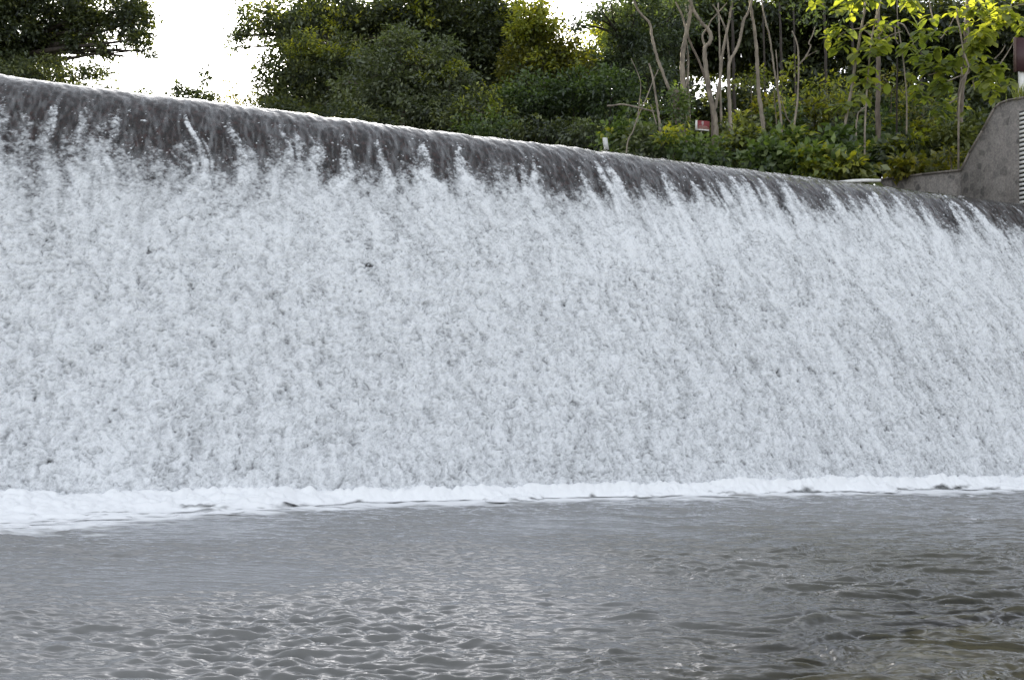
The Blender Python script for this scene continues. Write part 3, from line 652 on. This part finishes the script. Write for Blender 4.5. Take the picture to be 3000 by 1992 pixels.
# low bushes along the far bank
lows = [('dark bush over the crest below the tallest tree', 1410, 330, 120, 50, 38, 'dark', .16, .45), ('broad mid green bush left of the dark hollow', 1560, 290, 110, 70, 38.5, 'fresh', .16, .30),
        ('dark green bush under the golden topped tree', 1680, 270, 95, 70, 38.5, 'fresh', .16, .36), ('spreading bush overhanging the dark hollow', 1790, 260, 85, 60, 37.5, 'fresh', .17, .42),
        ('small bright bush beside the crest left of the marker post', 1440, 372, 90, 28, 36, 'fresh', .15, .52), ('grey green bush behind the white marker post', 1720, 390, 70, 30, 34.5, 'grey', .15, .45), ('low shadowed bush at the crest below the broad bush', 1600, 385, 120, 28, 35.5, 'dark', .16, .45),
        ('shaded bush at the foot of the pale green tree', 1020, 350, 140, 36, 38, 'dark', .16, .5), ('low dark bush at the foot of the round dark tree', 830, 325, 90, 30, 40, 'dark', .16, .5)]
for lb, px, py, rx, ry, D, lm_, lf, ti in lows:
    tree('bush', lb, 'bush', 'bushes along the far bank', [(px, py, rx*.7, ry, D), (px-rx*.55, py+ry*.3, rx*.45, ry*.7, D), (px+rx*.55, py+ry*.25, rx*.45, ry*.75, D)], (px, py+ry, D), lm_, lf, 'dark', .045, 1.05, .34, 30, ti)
unders = [(1830, 410, 70, 40, 32.5, 'fresh', .5), (1900, 425, 70, 45, 31.5, 'grey', .5), (1975, 424, 60, 38, 31, 'fresh', .55), (2060, 446, 70, 34, 30.5, 'fresh', .5), (2120, 438, 60, 34, 31.5, 'grey', .5),
          (2190, 430, 60, 50, 31, 'dark', .75), (2240, 470, 60, 40, 29.8, 'fresh', .42), (2310, 440, 65, 55, 30.5, 'fresh', .38), (2370, 480, 55, 40, 29.3, 'fresh', .62), (2440, 440, 60, 50, 30.5, 'fresh', .42),
          (2520, 430, 60, 50, 36, 'fresh', .45), (2570, 470, 70, 45, 35.3, 'fresh', .42), (2650, 455, 60, 50, 34.5, 'grey', .42), (2740, 455, 60, 40, 34.5, 'dark', .8), (2470, 505, 60, 30, 29, 'dark', .8), (2700, 500, 80, 12, 33.2, 'olive', .45), (2800, 420, 40, 50, 34, 'dark', .8)]
more_ = [(2150, 385, 50, 34, 36.5, 'dark', .75), (2290, 360, 50, 40, 37, 'fresh', .4), (2390, 350, 50, 46, 37.5, 'olive', .35), (2560, 385, 50, 40, 37.5, 'fresh', .55), (2640, 340, 50, 44, 38.5, 'fresh', .35), (2770, 345, 40, 40, 38, 'fresh', .5), (1870, 360, 50, 40, 35.5, 'fresh', .45), (2240, 330, 30, 24, 39, 'olive', .5), (2480, 330, 44, 40, 38.5, 'grey', .45), (2710, 395, 40, 30, 36.5, 'olive', .4)]
ul2 = ['dark shrub behind the forked trunks', 'mid green shrub behind the thin pole tree', 'olive shrub between the crooked forked tree and the grey upright tree', 'leafy shrub behind the grey straight trunk', 'shadowed shrub deep under the teak leaves', 'shrub filling the gap beside the thick brown trunk', 'shrub left of the vine covered stump', 'small olive shrub far behind the straight pale trunk', 'grey green shrub beside the golden lit pole', 'olive shrub just above the low wall bushes']
for (px, py, rx, ry, D, lm_, ti), lb in zip(more_, ul2):
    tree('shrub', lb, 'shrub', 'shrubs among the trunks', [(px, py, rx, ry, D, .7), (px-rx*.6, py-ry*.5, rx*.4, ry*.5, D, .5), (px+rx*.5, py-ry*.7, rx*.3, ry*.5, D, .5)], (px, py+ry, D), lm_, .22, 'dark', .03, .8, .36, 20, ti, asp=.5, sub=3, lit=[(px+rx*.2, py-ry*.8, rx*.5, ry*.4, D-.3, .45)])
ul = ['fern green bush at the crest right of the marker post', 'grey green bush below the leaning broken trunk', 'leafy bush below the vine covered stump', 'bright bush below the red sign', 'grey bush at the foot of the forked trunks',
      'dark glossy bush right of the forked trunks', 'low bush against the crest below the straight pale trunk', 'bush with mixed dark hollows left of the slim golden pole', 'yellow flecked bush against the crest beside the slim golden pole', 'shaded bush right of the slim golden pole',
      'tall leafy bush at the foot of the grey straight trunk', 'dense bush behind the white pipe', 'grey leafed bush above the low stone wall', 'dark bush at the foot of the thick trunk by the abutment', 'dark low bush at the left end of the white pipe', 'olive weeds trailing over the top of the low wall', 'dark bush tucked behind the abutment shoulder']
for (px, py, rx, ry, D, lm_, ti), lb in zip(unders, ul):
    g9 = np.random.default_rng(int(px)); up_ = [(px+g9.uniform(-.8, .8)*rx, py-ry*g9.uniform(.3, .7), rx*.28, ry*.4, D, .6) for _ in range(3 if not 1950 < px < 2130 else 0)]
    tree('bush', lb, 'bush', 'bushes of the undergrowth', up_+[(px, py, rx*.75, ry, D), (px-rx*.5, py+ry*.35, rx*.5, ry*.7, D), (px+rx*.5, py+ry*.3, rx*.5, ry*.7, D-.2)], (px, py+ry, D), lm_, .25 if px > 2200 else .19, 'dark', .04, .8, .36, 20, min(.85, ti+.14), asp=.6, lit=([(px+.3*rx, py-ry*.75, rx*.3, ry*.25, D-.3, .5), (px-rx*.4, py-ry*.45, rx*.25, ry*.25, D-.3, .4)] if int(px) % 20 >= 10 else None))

# woodland behind the grove: one dark mass
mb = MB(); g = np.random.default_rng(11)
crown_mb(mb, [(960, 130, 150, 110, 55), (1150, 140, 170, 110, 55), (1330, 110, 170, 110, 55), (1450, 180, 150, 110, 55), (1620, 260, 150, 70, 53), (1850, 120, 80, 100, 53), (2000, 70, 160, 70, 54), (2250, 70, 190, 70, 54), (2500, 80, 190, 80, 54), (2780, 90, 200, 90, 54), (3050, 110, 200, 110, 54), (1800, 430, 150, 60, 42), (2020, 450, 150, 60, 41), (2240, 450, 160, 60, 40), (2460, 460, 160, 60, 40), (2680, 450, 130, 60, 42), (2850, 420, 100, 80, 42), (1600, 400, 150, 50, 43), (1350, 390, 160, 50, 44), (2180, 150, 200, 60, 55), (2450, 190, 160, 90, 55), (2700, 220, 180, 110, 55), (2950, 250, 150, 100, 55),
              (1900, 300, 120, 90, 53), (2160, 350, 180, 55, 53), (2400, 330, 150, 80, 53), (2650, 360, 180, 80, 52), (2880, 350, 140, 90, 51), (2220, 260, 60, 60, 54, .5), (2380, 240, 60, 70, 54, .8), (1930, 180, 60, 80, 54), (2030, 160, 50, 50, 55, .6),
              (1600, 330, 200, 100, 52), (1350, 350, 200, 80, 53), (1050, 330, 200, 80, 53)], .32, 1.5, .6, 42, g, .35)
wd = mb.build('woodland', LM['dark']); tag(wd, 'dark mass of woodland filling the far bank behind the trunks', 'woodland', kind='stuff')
# young trees tinted yellow and olive, sunlight painted into foliage behind the grove
sun_tinted_saplings = [('yellow green sapling lit behind the crooked forked tree', [(2330, 190, 26, 18, 41, .5), (2350, 330, 26, 22, 40, .6), (2310, 300, 18, 22, 40, .4)]),
        ('pale gold bush lit far behind the thin pole tree', [(2250, 300, 20, 20, 42, .4), (2290, 250, 14, 18, 42, .4)]),
        ('olive sapling lit below the teak leaves', [(2700, 300, 40, 30, 37, .5), (2740, 350, 30, 26, 37, .5), (2650, 340, 30, 26, 37, .5)]),
        ('olive bush with lit tips in front of the pale green tree', [(1400, 300, 60, 30, 37, .35), (1480, 330, 50, 24, 37, .35), (1350, 330, 40, 20, 37, .35)]),
        ('young yellow lit tree left of the straight pale trunk', [(2200, 232, 26, 22, 43, .5), (2230, 215, 14, 18, 43, .5), (2170, 240, 16, 14, 43, .4)]),
        ('pale yellow bush in the undergrowth right of the forked trunk', [(2185, 395, 16, 14, 31.0, .7), (2180, 412, 10, 14, 31, .6)]),
        ('yellow green young tree behind the slim golden pole', [(2380, 260, 36, 24, 40, .6), (2440, 320, 32, 40, 40, .6), (2420, 235, 30, 20, 40, .5), (2470, 250, 24, 26, 40, .6), (2400, 300, 20, 30, 40, .4)]),
        ('bright green sapling between the two grey trunks', [(2600, 230, 30, 28, 38, .7), (2620, 265, 24, 22, 38, .6), (2545, 255, 26, 30, 38, .5), (2680, 270, 30, 30, 38, .5)]),
        ('pale bush beside the crest left of the white pipe', [(2400, 490, 18, 18, 28.9, .5), (2420, 515, 10, 10, 28.8, .7), (2360, 490, 14, 12, 28.9, .4)]),
        ('light green sapling above the low stone wall', [(2775, 440, 26, 26, 32.4, .5), (2790, 465, 16, 16, 32.4, .4)])]
for lb, bl_ in sun_tinted_saplings:
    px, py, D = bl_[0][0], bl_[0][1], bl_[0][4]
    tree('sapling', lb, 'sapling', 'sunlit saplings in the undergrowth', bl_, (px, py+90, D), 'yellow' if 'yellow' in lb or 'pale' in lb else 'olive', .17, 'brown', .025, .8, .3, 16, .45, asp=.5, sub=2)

# slender grove
def z4(X, Y): return 1750+X/3.135, Y/3.135
def z5(X, Y): return 2300+X/2.529, Y/2.529
def poly(pts, conv, D, base_extra=True):
    P_ = np.array([at(*conv(*q_), D) for q_ in pts]); return P_
def smooth(P_, n=5):
    t = np.arange(len(P_)); tt = np.linspace(0, len(P_)-1, (len(P_)-1)*n+1)
    if len(P_) < 3: return np.stack([np.interp(tt, t, P_[:, k]) for k in range(3)], 1)
    out_ = []
    for x_ in tt:
        i = min(int(x_), len(P_)-2); f = x_-i; p0 = P_[max(i-1, 0)]; p1 = P_[i]; p2 = P_[i+1]; p3 = P_[min(i+2, len(P_)-1)]
        out_.append(.5*((2*p1)+(-p0+p2)*f+(2*p0-5*p1+4*p2-p3)*f*f+(-p0+3*p1-3*p2+p3)*f**3))
    return np.array(out_)
def slim(label, main, w, D, conv=z4, limbs=(), bark='pale', crown=True, group='slender trees of the grove', name='slender_tree', grow=1.6, ext=True, leafm='fine'):
    """main: polyline from top to base in zoom pixels, w base width in photo px"""
    seed[0] += 1; g = np.random.default_rng(seed[0])
    P_ = poly(main, conv, D)[::-1]
    b0 = P_[0].copy(); gz = float(bank(np.array(b0[0]), np.array(b0[1]))); b0[2] = min(gz-.1, b0[2]-.6)
    P_ = np.vstack([b0, P_]); r = px2m(w*.42, D)
    topd = unit(P_[-1]-P_[-2])
    if ext: P_ = np.vstack([P_, P_[-1]+unit(topd+np.array([0, 0, .4]))*grow])
    S = smooth(P_, 6); S = S+g.standard_normal(S.shape)*r*.10
    o = empty(name, b0, label, 'tree', group)
    mb = MB(); mb.tube(S, np.linspace(r*1.1, r*.6, len(S))*(1+.07*g.standard_normal(len(S))), 8)
    tips = [S[-1]] if ext else []
    mb.build('trunk', BK[bark], o, True)
    for lp, lwid in limbs:
        L_ = smooth(poly(lp, conv, D), 6); rl = px2m(lwid*.42, D)
        mb = MB(); mb.tube(L_, np.linspace(rl, rl*.6, len(L_))*(1+.06*g.standard_normal(len(L_))), 7); mb.build('branch', BK[bark], o, True)
        if L_[-1][2] > CAMH+.35*D: tips.append(L_[-1])
    if crown and tips:
        mb = MB()
        for tp_ in tips:
            for k in range(4):
                c = tp_+np.array([g.normal(0, .7), g.normal(0, .7), g.uniform(.3, 1.6)])
                n = 60; pos = c+g.standard_normal((n, 3))*np.array([.45, .45, .3]); dd = unit(g.standard_normal((n, 3))-np.array([0, 0, .3])); nn = unit(g.standard_normal((n, 3))*.5+np.array([0, 0, .9]))
                mb.leaves(pos, dd, nn, g.uniform(.14, .24, n), .08, np.clip(.5+.2*g.standard_normal(n), 0, 1))
        mb.build('crown', LM[leafm], o)
    return o
slim('slender pale tree bending left above the vine covered stump', [(345, 30), (400, 130), (480, 215), (500, 330), (540, 500), (600, 670), (665, 840), (700, 960)], 11, 33.5)
slim('thickest pale leaning trunk rising behind the vine covered stump', [(865, 0), (850, 150), (820, 300), (790, 440), (780, 620), (790, 800), (800, 940)], 19, 34, limbs=[([(815, 270), (780, 150), (720, 20)], 9), ([(805, 820), (825, 740), (840, 560), (820, 400)], 6)])
slim('twisted forked pale tree with a looped bend behind the red sign', [(880, 85), (960, 210), (1010, 265), (1042, 330), (1030, 400), (990, 440), (990, 560), (1010, 720), (1040, 900), (1075, 1050), (1090, 1270)], 17, 33.5,
     limbs=[([(992, 425), (972, 380), (968, 320), (1005, 268)], 9), ([(1015, 270), (1040, 200), (1110, 120), (1190, 30)], 6), ([(1085, 1000), (1100, 900), (1130, 700), (1150, 500), (1180, 340), (1215, 170), (1240, -20)], 12)])
slim('thin grey trunk slanting behind the twisted forked tree', [(820, 300), (870, 430), (930, 560), (990, 720), (1030, 900), (1060, 1100)], 11, 35, bark='brown', ext=False)
slim('pale tree forking into a wide Y in the middle of the grove', [(1420, -10), (1390, 110), (1340, 200), (1310, 370), (1260, 490), (1215, 570), (1205, 750), (1215, 950), (1220, 1100), (1225, 1240)], 13, 33, limbs=[([(1212, 570), (1200, 420), (1180, 280), (1120, 140), (1060, 45)], 8)])
slim('straight pale trunk with a dark band right of the wide Y', [(1410, 60), (1440, 250), (1460, 430), (1470, 620), (1485, 850), (1510, 1060), (1525, 1210)], 15, 33.5)
slim('thin pole tree curving left near the right of the grove', [(1530, 130), (1580, 330), (1605, 500), (1625, 650), (1650, 780), (1670, 930), (1685, 1080), (1692, 1260)], 8, 33, limbs=[([(1660, 780), (1655, 650), (1640, 460)], 5)])
slim('spindly sapling trunk beside the thin pole tree', [(1620, 820), (1640, 1070), (1650, 1230)], 4, 33.2, bark='brown', ext=False)
slim('spindly sapling leaning left between the two pole trees', [(1680, 880), (1740, 1080), (1785, 1190)], 5, 33.4, bark='brown', ext=False)
slim('thin tree with a crooked fork at the right of the grove', [(1790, 290), (1838, 420), (1848, 590), (1845, 780), (1835, 950), (1815, 1100), (1795, 1270)], 8, 32.5, limbs=[([(1848, 600), (1910, 530), (1960, 430), (1942, 400), (1975, 330), (2000, 250)], 6), ([(1905, 535), (1960, 500), (2020, 470)], 4)], ext=False)
slim('broken topped grey trunk leaning left above the crest bushes', [(475, 588), (510, 720), (535, 870), (560, 1050), (575, 1200), (590, 1400)], 10, 32, ext=False, limbs=[([(545, 1150), (510, 1030), (490, 960)], 5)])
slim('thin bare sapling crossing left with golden sunlit stem', [(560, 640), (510, 750), (450, 900), (380, 1060), (330, 1200), (265, 1420)], 5, 31, ext=False, limbs=[([(372, 1060), (385, 950), (395, 750), (310, 540)], 4), ([(420, 1000), (330, 980)], 3)])
b = MB(); b.tube(smooth(poly([(1500, 975), (1560, 972), (1640, 962), (1760, 985), (1940, 1030)], lambda X, Y: (1300+X/3.136, Y/3.136), 34)), [.03]*21, 6); o = b.build('fallen_branch', BK['pale'], None, True); tag(o, 'bare dead branch lying across the dark hollow in the bushes', 'branch')
slim('grey upright tree left of the teak saplings', [(590, 60), (560, 250), (525, 450), (495, 650), (460, 820), (430, 1050), (408, 1200)], 11, 31, z5, ext=True, leafm='fresh')
slim('straight grey trunk behind the teak leaves', [(690, 180), (690, 380), (692, 600), (686, 800), (690, 1010)], 18, 35.5, z5, bark='brown', leafm='fresh')
slim('short golden lit pole between the grey upright trees', [(640, 760), (545, 835), (535, 900), (525, 1020)], 6, 31.5, z5, ext=False)
slim('thick brown trunk beside the abutment wall', [(1345, 250), (1335, 420), (1310, 640), (1300, 800), (1285, 930)], 24, 34.5, z5, bark='brown', leafm='fresh')
slim('thin dark trunk among the teak saplings', [(828, 380), (832, 520), (828, 680)], 6, 35.5, z5, bark='dark', ext=False)
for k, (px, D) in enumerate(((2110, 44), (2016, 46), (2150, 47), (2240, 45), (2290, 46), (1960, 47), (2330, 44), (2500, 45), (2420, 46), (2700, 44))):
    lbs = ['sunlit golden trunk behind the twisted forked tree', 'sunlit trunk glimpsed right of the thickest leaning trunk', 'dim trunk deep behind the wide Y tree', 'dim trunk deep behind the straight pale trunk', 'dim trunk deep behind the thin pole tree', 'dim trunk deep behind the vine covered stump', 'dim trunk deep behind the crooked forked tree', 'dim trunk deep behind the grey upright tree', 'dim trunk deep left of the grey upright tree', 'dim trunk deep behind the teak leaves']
    slim(lbs[k], [(px-6, 10), (px-2, 140), (px, 260), (px+3, 380)], 9+k % 3*2, D, lambda X, Y: (X, Y), bark='pale' if k < 2 else 'dark', group='trunks deep in the woodland', ext=False)  # pale bark paints sunlight on the first two; the rest get dark bark

# stump wrapped in climbing vine
vs = empty('vine_covered_stump', at(2000, 420, 33), 'tree stump wrapped in bright green climbing vine', 'stump')
mb = MB(); mb.tube([at(2010, 470, 33), at(2000, 400, 33), at(1985, 330, 33), at(1980, 262, 33)], [.2, .17, .14, .10], 8); mb.build('trunk', BK['brown'], vs, True)
mb = MB(); crown_mb(mb, [(1988, 270, 24, 22, 33), (1982, 310, 22, 34, 33), (1990, 350, 26, 36, 33), (2000, 395, 22, 40, 33)], .13, 1.2, .26, 26, np.random.default_rng(5), .62); mb.build('vine', LM['fresh'], vs)

# ------------------------------------------------------------------ teak saplings
def teak(label, D, limbs, clusters, trunk, tw, base_px, lsz=.35, tint=.66):
    seed[0] += 1; g = np.random.default_rng(seed[0])
    T_ = smooth(np.vstack([poly(trunk, z5, D)[::-1]]), 6)
    b0 = T_[0].copy(); b0[2] = min(b0[2]-.8, float(bank(np.array(b0[0]), np.array(b0[1])))-.1)
    o = empty('teak_sapling', b0, label, 'tree', 'teak saplings on the right')
    mb = MB(); mb.tube(np.vstack([b0, T_]), np.linspace(px2m(tw/2, D), px2m(tw/4, D), len(T_)+1), 7); mb.build('trunk', BK['pale'], o, True)
    for lp in limbs:
        mb = MB(); L_ = smooth(poly(lp, z5, D), 6); mb.tube(L_, np.linspace(px2m(2.2, D), px2m(1.2, D), len(L_)), 6); mb.build('branch', BK['pale'], o, True)
    mb = MB()
    for (X, Y, k) in clusters:
        c = at(*z5(X, Y), D)+np.array([0, g.normal(0, .35), 0])
        for rep in range(2 if k < 4 else 3):
            kk = max(2, k+g.integers(-1, 2)); ph = g.uniform(0, 6.3)
            az = ph+np.arange(kk)*2*math.pi/kk+g.normal(0, .3, kk)
            dd = unit(np.stack([np.cos(az), np.sin(az), g.uniform(-.75, .25, kk)], 1))
            nn = unit(np.stack([np.cos(az)*.35, np.sin(az)*.35-.25, np.full(kk, .9)], 1)+g.standard_normal((kk, 3))*.22)
            ln = lsz*g.uniform(.65, 1.2, kk)
            mb.leaves(c+(g.normal(0, .11, 3) if rep else 0)+g.normal(0, .06, (kk, 3))+dd*.03, dd, nn, ln, ln*.66, np.clip(tint+.18*g.standard_normal(kk), 0, 1), shape='teak')
    mb.build('foliage', LM['teak'], o); return o
teak('teak sapling with bright leaves hanging at the top of the grey uprights', 30.5,
     [[(640, 280), (670, 160), (700, 60), (720, -40)], [(545, 215), (600, 190), (665, 150)], [(700, 310), (790, 260), (870, 235)], [(690, 270), (735, 220), (760, 180)], [(640, 270), (560, 215), (430, 245), (380, 300)]],
     [(450, 30, 4), (525, 15, 4), (225, 15, 3), (380, 110, 3), (440, 140, 3), (585, 70, 4), (340, 200, 3), (400, 230, 4), (315, 285, 3), (700, 190, 4), (770, 180, 4), (780, 15, 4), (880, 15, 4), (965, 40, 4), (950, 110, 2), (545, 365, 3), (600, 325, 4), (660, 285, 4), (610, 400, 4), (650, 430, 2), (375, 380, 3), (435, 370, 3), (620, 590, 4), (480, 740, 4), (505, 760, 3), (770, 590, 2), (640, 500, 3), (540, 540, 3)],
     [(720, -60), (690, 40), (660, 200), (640, 290), (620, 500), (600, 760), (590, 980)], 6, None)
teak('teak sapling with broad leaves left of the crooked branch', 34.3,
     [[(830, 170), (880, 190), (920, 260), (948, 310), (945, 360)], [(815, 200), (820, 290), (840, 330)], [(1150, 290), (1200, 230), (1260, 120)], [(1060, 560), (1120, 540), (1200, 490)], [(1065, -20), (1090, 120), (1130, 210)]],
     [(1010, 190, 3), (1020, 230, 4), (1075, 215, 3), (870, 370, 4), (925, 365, 3), (1010, 310, 4), (1080, 370, 5), (1120, 365, 4), (990, 440, 3), (1140, 345, 3), (1240, 220, 3), (1295, 205, 3), (1150, 470, 4), (1105, 505, 4), (1200, 525, 4), (1240, 440, 4), (1285, 440, 4), (1320, 445, 3), (1000, 590, 4), (1045, 650, 4), (1095, 620, 4), (1135, 655, 4), (1170, 605, 3), (1150, 790, 4), (1205, 805, 4), (900, 570, 3), (940, 670, 3), (820, 250, 3)],
     [(830, -40), (835, 170), (870, 400), (900, 700), (900, 1000)], 5, None, tint=.55)
teak('teak sapling with the brightest leaf sprays beside the maroon board', 31.6,
     [[(1270, 120), (1300, 240), (1320, 370), (1350, 470), (1370, 530), (1310, 590), (1285, 680)], [(1305, 500), (1315, 570)], [(1205, 605), (1260, 580), (1310, 560)], [(1550, 440), (1600, 390), (1630, 340)], [(1590, 480), (1650, 390), (1700, 300)], [(1390, 600), (1405, 670)], [(1640, 180), (1660, 110), (1680, 55), (1800, 30)], [(1550, 690), (1610, 610)], [(1215, 770), (1290, 720)]],
     [(1400, 270, 4), (1440, 260, 4), (1485, 230, 5), (1525, 195, 5), (1575, 180, 5), (1610, 150, 4), (1490, 310, 4), (1505, 365, 3), (1300, 55, 4), (1365, 80, 4), (1425, 60, 4), (1500, 50, 4), (1340, 25, 4), (1560, 130, 4), (1640, 90, 3), (1740, 130, 4), (1755, 230, 4), (1765, 180, 4), (1450, 480, 4), (1510, 490, 4), (1560, 505, 4), (1440, 570, 4), (1500, 545, 4), (1350, 300, 3), (1365, 335, 4), (1500, 670, 3), (1545, 700, 3), (1480, 700, 3), (1640, 610, 3), (1600, 600, 3), (1620, 20, 4), (1580, 60, 3), (1700, 40, 3)],
     [(1270, 60), (1285, 160), (1320, 370), (1360, 500), (1320, 600), (1290, 760), (1285, 940)], 6, None, tint=.8)

# grass tuft at the foot of the maroon board
gt = MB(); g = np.random.default_rng(21); c = onwall(2985, 291)+.25*Uv
n = 150; pos = c+np.stack([g.normal(0, .16, n), g.normal(0, .16, n), np.full(n, -.05)], 1)
dd = unit(np.stack([g.normal(0, .28, n), g.normal(0, .28, n), np.ones(n)], 1)); nn = unit(np.stack([g.normal(0, 1, n), g.normal(-.6, 1, n), np.full(n, .1)], 1))
gt.leaves(pos, dd, nn, g.uniform(.25, .62, n), .022, np.clip(g.normal(.65, .2, n), 0, 1))
o = gt.build('grass_tuft', LM['yellow']); tag(o, 'bright yellow green grass tuft on top of the abutment wall', 'grass')

# ------------------------------------------------------------------ light
SUN_AZ, SUN_EL = math.radians(-10), math.radians(24)
w = bpy.data.worlds.new("World"); sc.world = w; w.use_nodes = True; nt = w.node_tree
bg = nt.nodes['Background']; sky = nt.nodes.new('ShaderNodeTexSky'); sky.sky_type = 'NISHITA'; sky.sun_disc = False
sky.sun_elevation = SUN_EL; sky.sun_rotation = SUN_AZ; sky.dust_density = 1.1; sky.air_density = 1.0; sky.ozone_density = 1.0
hs = nt.nodes.new('ShaderNodeHueSaturation'); hs.inputs['Saturation'].default_value = .26
nt.links.new(sky.outputs[0], hs.inputs['Color']); nt.links.new(hs.outputs[0], bg.inputs[0]); bg.inputs[1].default_value = .12
ld = bpy.data.lights.new('sun', 'SUN'); ld.energy = 5.0; ld.angle = math.radians(.5); ld.color = (1, .86, .62)
lo = bpy.data.objects.new('sun', ld); col.objects.link(lo)
sd = np.array([math.sin(SUN_AZ)*math.cos(SUN_EL), math.cos(SUN_AZ)*math.cos(SUN_EL), math.sin(SUN_EL)])
from mathutils import Vector
lo.rotation_euler = Vector(sd).to_track_quat('Z', 'Y').to_euler(); lo.location = (0, 30, 40)
vs_ = sc.view_settings; vs_.view_transform = 'Standard'; vs_.look = 'None'; vs_.gamma = 1; vs_.exposure = 1.68
cy = sc.cycles; cy.filter_width = 1.5; cy.use_denoising = True; cy.max_bounces = 6; cy.diffuse_bounces = 3; cy.glossy_bounces = 3; cy.transparent_max_bounces = 10; cy.transmission_bounces = 4
cy.sample_clamp_indirect = 6; cy.caustics_reflective = False; cy.caustics_refractive = False
